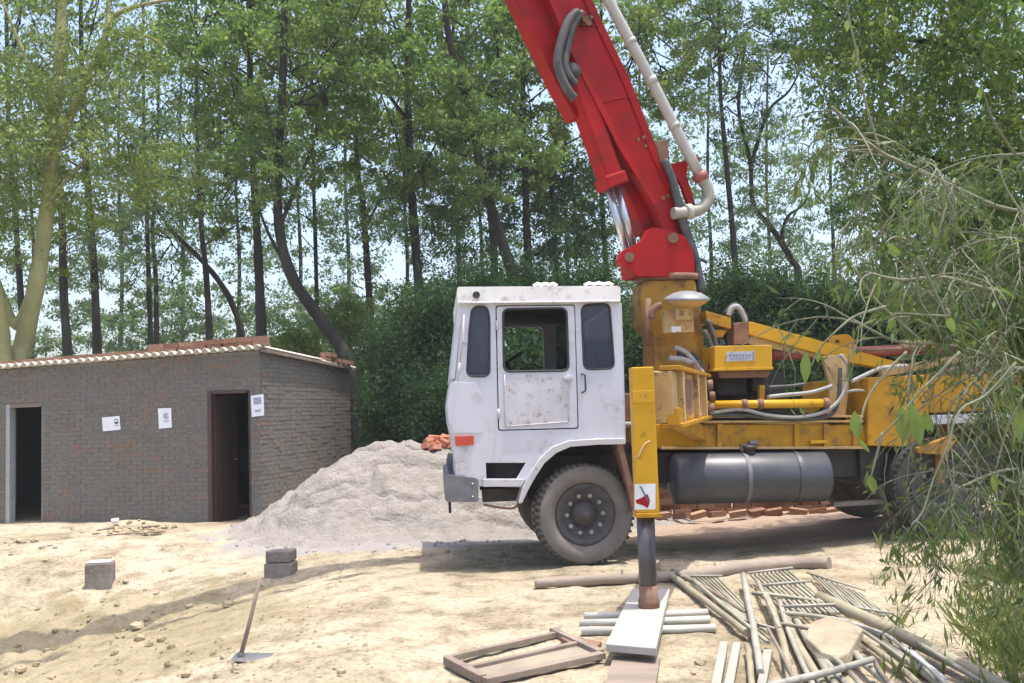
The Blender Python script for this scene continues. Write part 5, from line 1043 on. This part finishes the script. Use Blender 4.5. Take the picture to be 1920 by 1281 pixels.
# shrubs and thicket
def shrub_mesh(nr, n, mat, leaf):
    p = nr.normal(size=(n, 3)); p /= np.linalg.norm(p, axis=1)[:, None]; r = nr.uniform(0, 1, n) ** .45
    lum = 1 + .30 * np.sin(p[:, 0] * 5 + p[:, 2] * 4) + .26 * np.sin(p[:, 1] * 7 - p[:, 2] * 6)
    C = p * (r * lum)[:, None]; C = C + nr.normal(size=(n, 3)) * .10; C[:, 2] = C[:, 2] * .95
    V, F = leaf_cloud(C, leaf, leaf * .55, nr, .4); return mesh_np('foliage', V, F, mat)
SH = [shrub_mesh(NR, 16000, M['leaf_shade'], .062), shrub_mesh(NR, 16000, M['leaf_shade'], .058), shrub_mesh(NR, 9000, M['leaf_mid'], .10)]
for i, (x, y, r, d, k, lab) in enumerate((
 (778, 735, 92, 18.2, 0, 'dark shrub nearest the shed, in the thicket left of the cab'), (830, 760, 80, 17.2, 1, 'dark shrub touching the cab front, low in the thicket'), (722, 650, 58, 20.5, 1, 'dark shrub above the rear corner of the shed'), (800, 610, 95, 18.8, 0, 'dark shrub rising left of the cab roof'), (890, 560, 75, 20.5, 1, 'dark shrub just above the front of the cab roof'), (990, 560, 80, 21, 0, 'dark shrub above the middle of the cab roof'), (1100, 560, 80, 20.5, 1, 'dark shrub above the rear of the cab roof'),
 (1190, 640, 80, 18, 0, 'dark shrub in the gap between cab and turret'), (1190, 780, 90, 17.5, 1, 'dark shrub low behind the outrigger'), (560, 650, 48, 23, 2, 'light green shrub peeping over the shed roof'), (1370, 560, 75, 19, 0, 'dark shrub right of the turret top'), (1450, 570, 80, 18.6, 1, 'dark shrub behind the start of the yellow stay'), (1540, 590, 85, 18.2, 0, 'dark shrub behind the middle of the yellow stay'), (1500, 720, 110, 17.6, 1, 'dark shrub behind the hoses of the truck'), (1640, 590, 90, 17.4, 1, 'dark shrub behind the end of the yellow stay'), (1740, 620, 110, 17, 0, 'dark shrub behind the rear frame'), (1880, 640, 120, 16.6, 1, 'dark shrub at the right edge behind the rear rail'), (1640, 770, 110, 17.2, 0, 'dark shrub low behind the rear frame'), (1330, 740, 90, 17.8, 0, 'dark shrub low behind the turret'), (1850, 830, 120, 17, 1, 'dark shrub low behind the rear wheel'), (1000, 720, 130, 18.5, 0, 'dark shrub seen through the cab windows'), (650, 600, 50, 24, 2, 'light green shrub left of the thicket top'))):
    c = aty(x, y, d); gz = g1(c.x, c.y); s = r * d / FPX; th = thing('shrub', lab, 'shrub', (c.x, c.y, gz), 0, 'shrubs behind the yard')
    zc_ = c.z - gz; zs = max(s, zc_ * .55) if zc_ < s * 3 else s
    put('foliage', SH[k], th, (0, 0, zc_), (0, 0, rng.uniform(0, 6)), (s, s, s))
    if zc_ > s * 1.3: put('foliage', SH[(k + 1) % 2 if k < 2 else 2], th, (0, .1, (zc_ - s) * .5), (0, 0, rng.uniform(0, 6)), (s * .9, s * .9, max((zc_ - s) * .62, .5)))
    h = MB()
    for q in range(4): h.tube([(rng.uniform(-.1, .1), rng.uniform(-.1, .1), -.05), (rng.uniform(-.3, .3) * s, rng.uniform(-.3, .3) * s, zc_)], [.04, .015], 6)
    h.build('stem', M['bark'], th)
# far wood: one mass along the horizon
n = 26000; ang = NR.uniform(-.75, .75, n); dist = NR.uniform(58, 75, n); hh = NR.uniform(0, 1, n) ** 1.3 * (4.2 + 1.6 * np.sin(ang * 23) + 1.0 * np.sin(ang * 61))
C = np.stack([np.sin(ang) * dist, np.cos(ang) * dist, hh], 1); V, F = leaf_cloud(C, .75, .5, NR, .3); o = put('far_wood', mesh_np('far_wood', V, F, M['leaf_grey'])); o['kind'] = 'stuff'; o['label'] = 'far wood along the horizon'
# ------------------------------------------------------------------ the near drooping tree at the right
nt_ = thing('drooping_tree', 'near tree with fine drooping grey green twigs hanging over the truck rear', 'tree', (4.35, 5.6, g1(4.35, 5.6)))
NB = Vector(nt_.location); nr2 = random.Random(99)
trunk = MB(); tw = MB(); LC = []; LA = []
trunk.tube(smooth_path([V3(0, 0, -.1), V3(.05, .05, 1.2), V3(-.05, .1, 2.4), V3(.1, 0, 3.6), V3(.15, 0, 5.0)], 5), [.15 - .0045 * i for i in range(21)], 10)
def wp(x, y, d): return aty(x, y, d) - NB
limbs = [
 [(2050, 470, 5.5), (1960, 410, 5.3), (1870, 388, 5.1), (1790, 352, 4.9), (1720, 318, 4.8), (1650, 285, 4.7), (1600, 240, 4.65), (1560, 200, 4.6)],
 [(2060, 540, 5.5), (1960, 560, 5.2), (1860, 545, 5.0), (1770, 520, 4.8), (1690, 525, 4.6), (1620, 510, 4.5)],
 [(2060, 640, 5.6), (1980, 690, 5.3), (1900, 690, 5.0), (1830, 660, 4.8), (1760, 645, 4.7), (1680, 640, 4.6), (1600, 600, 4.6)],
 [(2060, 700, 5.6), (1990, 780, 5.4), (1930, 800, 5.2), (1860, 790, 5.1), (1800, 800, 5.0)],
 [(2060, 860, 5.6), (2000, 890, 5.3), (1930, 880, 5.0), (1870, 885, 4.8), (1810, 910, 4.7)],
 [(2060, 560, 5.6), (1990, 480, 5.3), (1920, 450, 5.1), (1850, 450, 5.0), (1790, 470, 4.9)],
 [(2060, 760, 5.6), (2000, 830, 5.3), (1930, 850, 5.1), (1870, 850, 5.0), (1800, 870, 4.9)],
 [(2060, 620, 5.6), (1980, 600, 5.2), (1900, 610, 5.0), (1840, 700, 4.9), (1800, 740, 4.85)],
 [(2060, 420, 5.7), (1990, 300, 5.9), (1900, 290, 6.0), (1820, 300, 6.1), (1740, 330, 6.2)]]
def add_leaves(p, q, n, spread, ):
    for k in range(n):
        f = nr2.random(); c = p.lerp(q, f); LC.append((c.x + nr2.gauss(0, spread), c.y + nr2.gauss(0, spread), c.z + nr2.gauss(0, spread))); LA.append(tuple((q - p).normalized()))
def droop(p, d, L, r, depth):
    pts = [p]; cur = Vector(p); dr = Vector(d); n = 7
    for i in range(n):
        dr = (dr + V3(nr2.gauss(0, .13), nr2.gauss(0, .13), -.16 + nr2.gauss(0, .06))).normalized(); cur = cur + dr * L / n; pts.append(cur.copy())
    tw.tube(pts, [r * (1 - .75 * i / n) for i in range(n + 1)], 4)
    if depth > 0:
        for i in range(2, n + 1):
            for _ in range(2 if depth > 1 else 1):
                if nr2.random() < .62:
                    dd = (V3(nr2.gauss(0, .7), nr2.gauss(0, .6), nr2.gauss(-.15, .5)) + dr * .6).normalized(); droop(pts[i], dd, L * nr2.uniform(.35, .7), r * .55, depth - 1)
    for i in range(1, n):
        if pts[i].x + NB.x < 2.45 + .35 * nr2.random() and nr2.random() < .65: continue
        add_leaves(pts[i], pts[i + 1], (1 if depth else 2) + (3 if pts[i].x + NB.x > 2.7 else 0), .018)
for li, lb_ in enumerate(limbs):
    sp = smooth_path([wp(*q) for q in lb_], 4); n = len(sp); j = wp(*lb_[0]); zt0 = max(.4, min(4.5, j.z))
    sp = [V3(.05, .05, zt0 - .15)] + sp; n += 1; r0 = .013 if li < 2 else .010
    tw.tube(sp, [r0 * (1 - .8 * i / n) + .0035 for i in range(n)], 7)
    for i in range(4, n):
        dens = 1
        for _ in range(dens):
            if nr2.random() < (.8 if i < n * .6 else .5):
                t_ = (sp[i] - sp[i - 1]).normalized(); dd = (t_ * .7 + V3(nr2.gauss(0, .5), nr2.gauss(0, .5), nr2.gauss(-.1, .5))).normalized()
                droop(sp[i], dd, nr2.uniform(.28, .72), .0065, 2 if nr2.random() < (.75 if i < n * .6 else .25) else 1)
# explicit twigs that stand out
for L_ in ([(1905, 680, 4.4), (1850, 740, 4.4), (1800, 770, 4.35), (1775, 840, 4.3), (1750, 900, 4.3), (1730, 960, 4.3), (1708, 985, 4.3)], [(1700, 660, 4.4), (1660, 700, 4.4), (1625, 750, 4.35), (1612, 800, 4.3)], [(1800, 660, 4.4), (1760, 700, 4.4), (1720, 740, 4.35), (1680, 790, 4.3), (1640, 830, 4.3)], [(1720, 480, 4.5), (1760, 560, 4.5), (1775, 600, 4.5)], [(1600, 500, 4.5), (1640, 560, 4.5), (1700, 615, 4.5), (1730, 640, 4.5)], [(1720, 510, 4.5), (1724, 560, 4.5), (1755, 610, 4.5), (1765, 638, 4.5)], [(1660, 575, 4.5), (1610, 590, 4.45), (1580, 610, 4.4), (1540, 650, 4.4), (1520, 690, 4.4)], [(1790, 335, 4.9), (1770, 400, 4.8), (1752, 470, 4.8), (1742, 500, 4.8)], [(1770, 345, 4.9), (1710, 400, 4.8), (1700, 450, 4.8)], [(1640, 280, 4.7), (1610, 300, 4.7), (1598, 340, 4.7)], [(1920, 740, 4.5), (1890, 800, 4.5), (1866, 885, 4.5)], [(1915, 690, 4.6), (1870, 700, 4.6), (1820, 780, 4.6), (1805, 800, 4.6)], [(1740, 330, 4.8), (1650, 285, 4.8), (1590, 282, 4.8), (1545, 272, 4.8)], [(1930, 420, 4.5), (1890, 360, 4.5), (1870, 310, 4.5)], [(1650, 285, 4.7), (1622, 190, 4.65), (1606, 98, 4.6), (1592, 35, 4.6), (1584, -40, 4.6)], [(1905, 292, 5.0), (1862, 225, 4.9), (1840, 158, 4.8)], [(1655, 812, 4.32), (1642, 860, 4.3), (1634, 892, 4.3)], [(1700, 450, 4.8), (1676, 445, 4.65), (1660, 456, 4.6)], [(1752, 470, 4.8), (1750, 440, 4.8), (1748, 418, 4.8)], [(1775, 580, 4.5), (1775, 592, 4.5), (1690, 588, 4.5), (1676, 592, 4.5)]):
    q = smooth_path([wp(*p) for p in L_], 4); tw.tube(q, [.0075 - .0045 * i / len(q) for i in range(len(q))], 5)
trunk.build('trunk', M['twig'], nt_); o = tw.build('twigs', M['twig'], nt_, fix=False); o['kind'] = 'stuff'
V, F = leaf_cloud(np.array(LC), .05, .011, NR, .2, np.array(LA)); o = put('fine_leaves', mesh_np('fine_leaves', V, F, M['leaf_near']), nt_); o['kind'] = 'stuff'
def big_leaf(x, y, x2, y2, wpx, d, bend=.2):
    a, b = wp(x, y, d), wp(x2, y2, d + .03); ax = b - a; L = ax.length; ax.normalize(); vw = (CAM - NB - a).normalized(); sd_ = ax.cross(vw).normalized(); nn = sd_.cross(ax); w = wpx / 2 * d / FPX; vs = []; fs = []
    pr = [(0, .05), (.15, .55), (.38, 1), (.62, .9), (.85, .45), (1, .03)]
    for i, (f, k) in enumerate(pr):
        c = a + ax * L * f - nn * bend * L * (f * f) * .3; vs += [c - sd_ * w * k + nn * .12 * w, c, c + sd_ * w * k + nn * .12 * w]
        if i:
            o_ = 3 * (i - 1); fs += [(o_, o_ + 1, o_ + 4, o_ + 3), (o_ + 1, o_ + 2, o_ + 5, o_ + 4)]
    h = MB(); h.add(vs, fs, True); h.build('leaf', M['leaf_big'], nt_, fix=False)
for a in ((1511, 660, 1510, 720, 20, 4.4), (1536, 655, 1533, 682, 9, 4.4), (1602, 770, 1608, 826, 22, 4.3), (1608, 822, 1632, 850, 9, 4.3), (1690, 760, 1694, 832, 26, 4.3), (1708, 756, 1726, 838, 30, 4.3), (1732, 770, 1748, 812, 18, 4.35), (1632, 890, 1640, 928, 16, 4.3), (1862, 885, 1866, 925, 14, 4.5), (1600, 98, 1606, 125, 10, 4.6), (1610, 90, 1600, 118, 9, 4.6), (1590, 35, 1588, 60, 11, 4.6), (1660, 455, 1690, 480, 12, 4.6), (1905, 745, 1912, 830, 26, 4.5), (1646, 520, 1642, 575, 14, 4.5), (1775, 590, 1790, 625, 16, 4.5), (1676, 590, 1668, 620, 15, 4.5), (1840, 160, 1836, 190, 10, 4.8), (1748, 420, 1756, 446, 10, 4.8)):
    big_leaf(*a)
# weeds on the ground at the right
n = 0; C = []; A_ = []
for k in range(420):
    x, y = nr2.uniform(1640, 2000), nr2.uniform(1020, 1300)
    if x < 1790 + (y - 1100) * .30 and nr2.random() < (.75 if y < 1100 else .93): continue
    g = onz(x, y, .02); gz = g1(g.x, g.y)
    for j in range(16):
        C.append((g.x + nr2.gauss(0, .05), g.y + nr2.gauss(0, .05), gz + abs(nr2.gauss(0, .008)) - .005)); A_.append((nr2.gauss(0, .5), nr2.gauss(0, .5), 1.0))
V, F = leaf_cloud(np.array(C), .10, .014, NR, -.2, np.array(A_)); o = put('weeds', mesh_np('weeds', V, F, M['grass'])); o['kind'] = 'stuff'; o['label'] = 'green weeds growing on the sand at the right edge'

# ------------------------------------------------------------------ dusty air
h = MB(); h.box((-150, -12, -3), (150, 120, 22))
mt = bpy.data.materials.new('dusty_air'); mt.use_nodes = True; tt = mt.node_tree; tt.nodes.remove(tt.nodes['Principled BSDF'])
pv = tt.nodes.new('ShaderNodeVolumePrincipled'); pv.inputs['Color'].default_value = (0.90, 0.94, 1.0, 1); pv.inputs['Density'].default_value = 0.0009; pv.inputs['Anisotropy'].default_value = 0.0
tt.links.new(pv.outputs[0], tt.nodes['Material Output'].inputs['Volume'])
o = h.build('haze', mt); o['kind'] = 'stuff'; o['label'] = 'thin dusty air over the yard and trees'
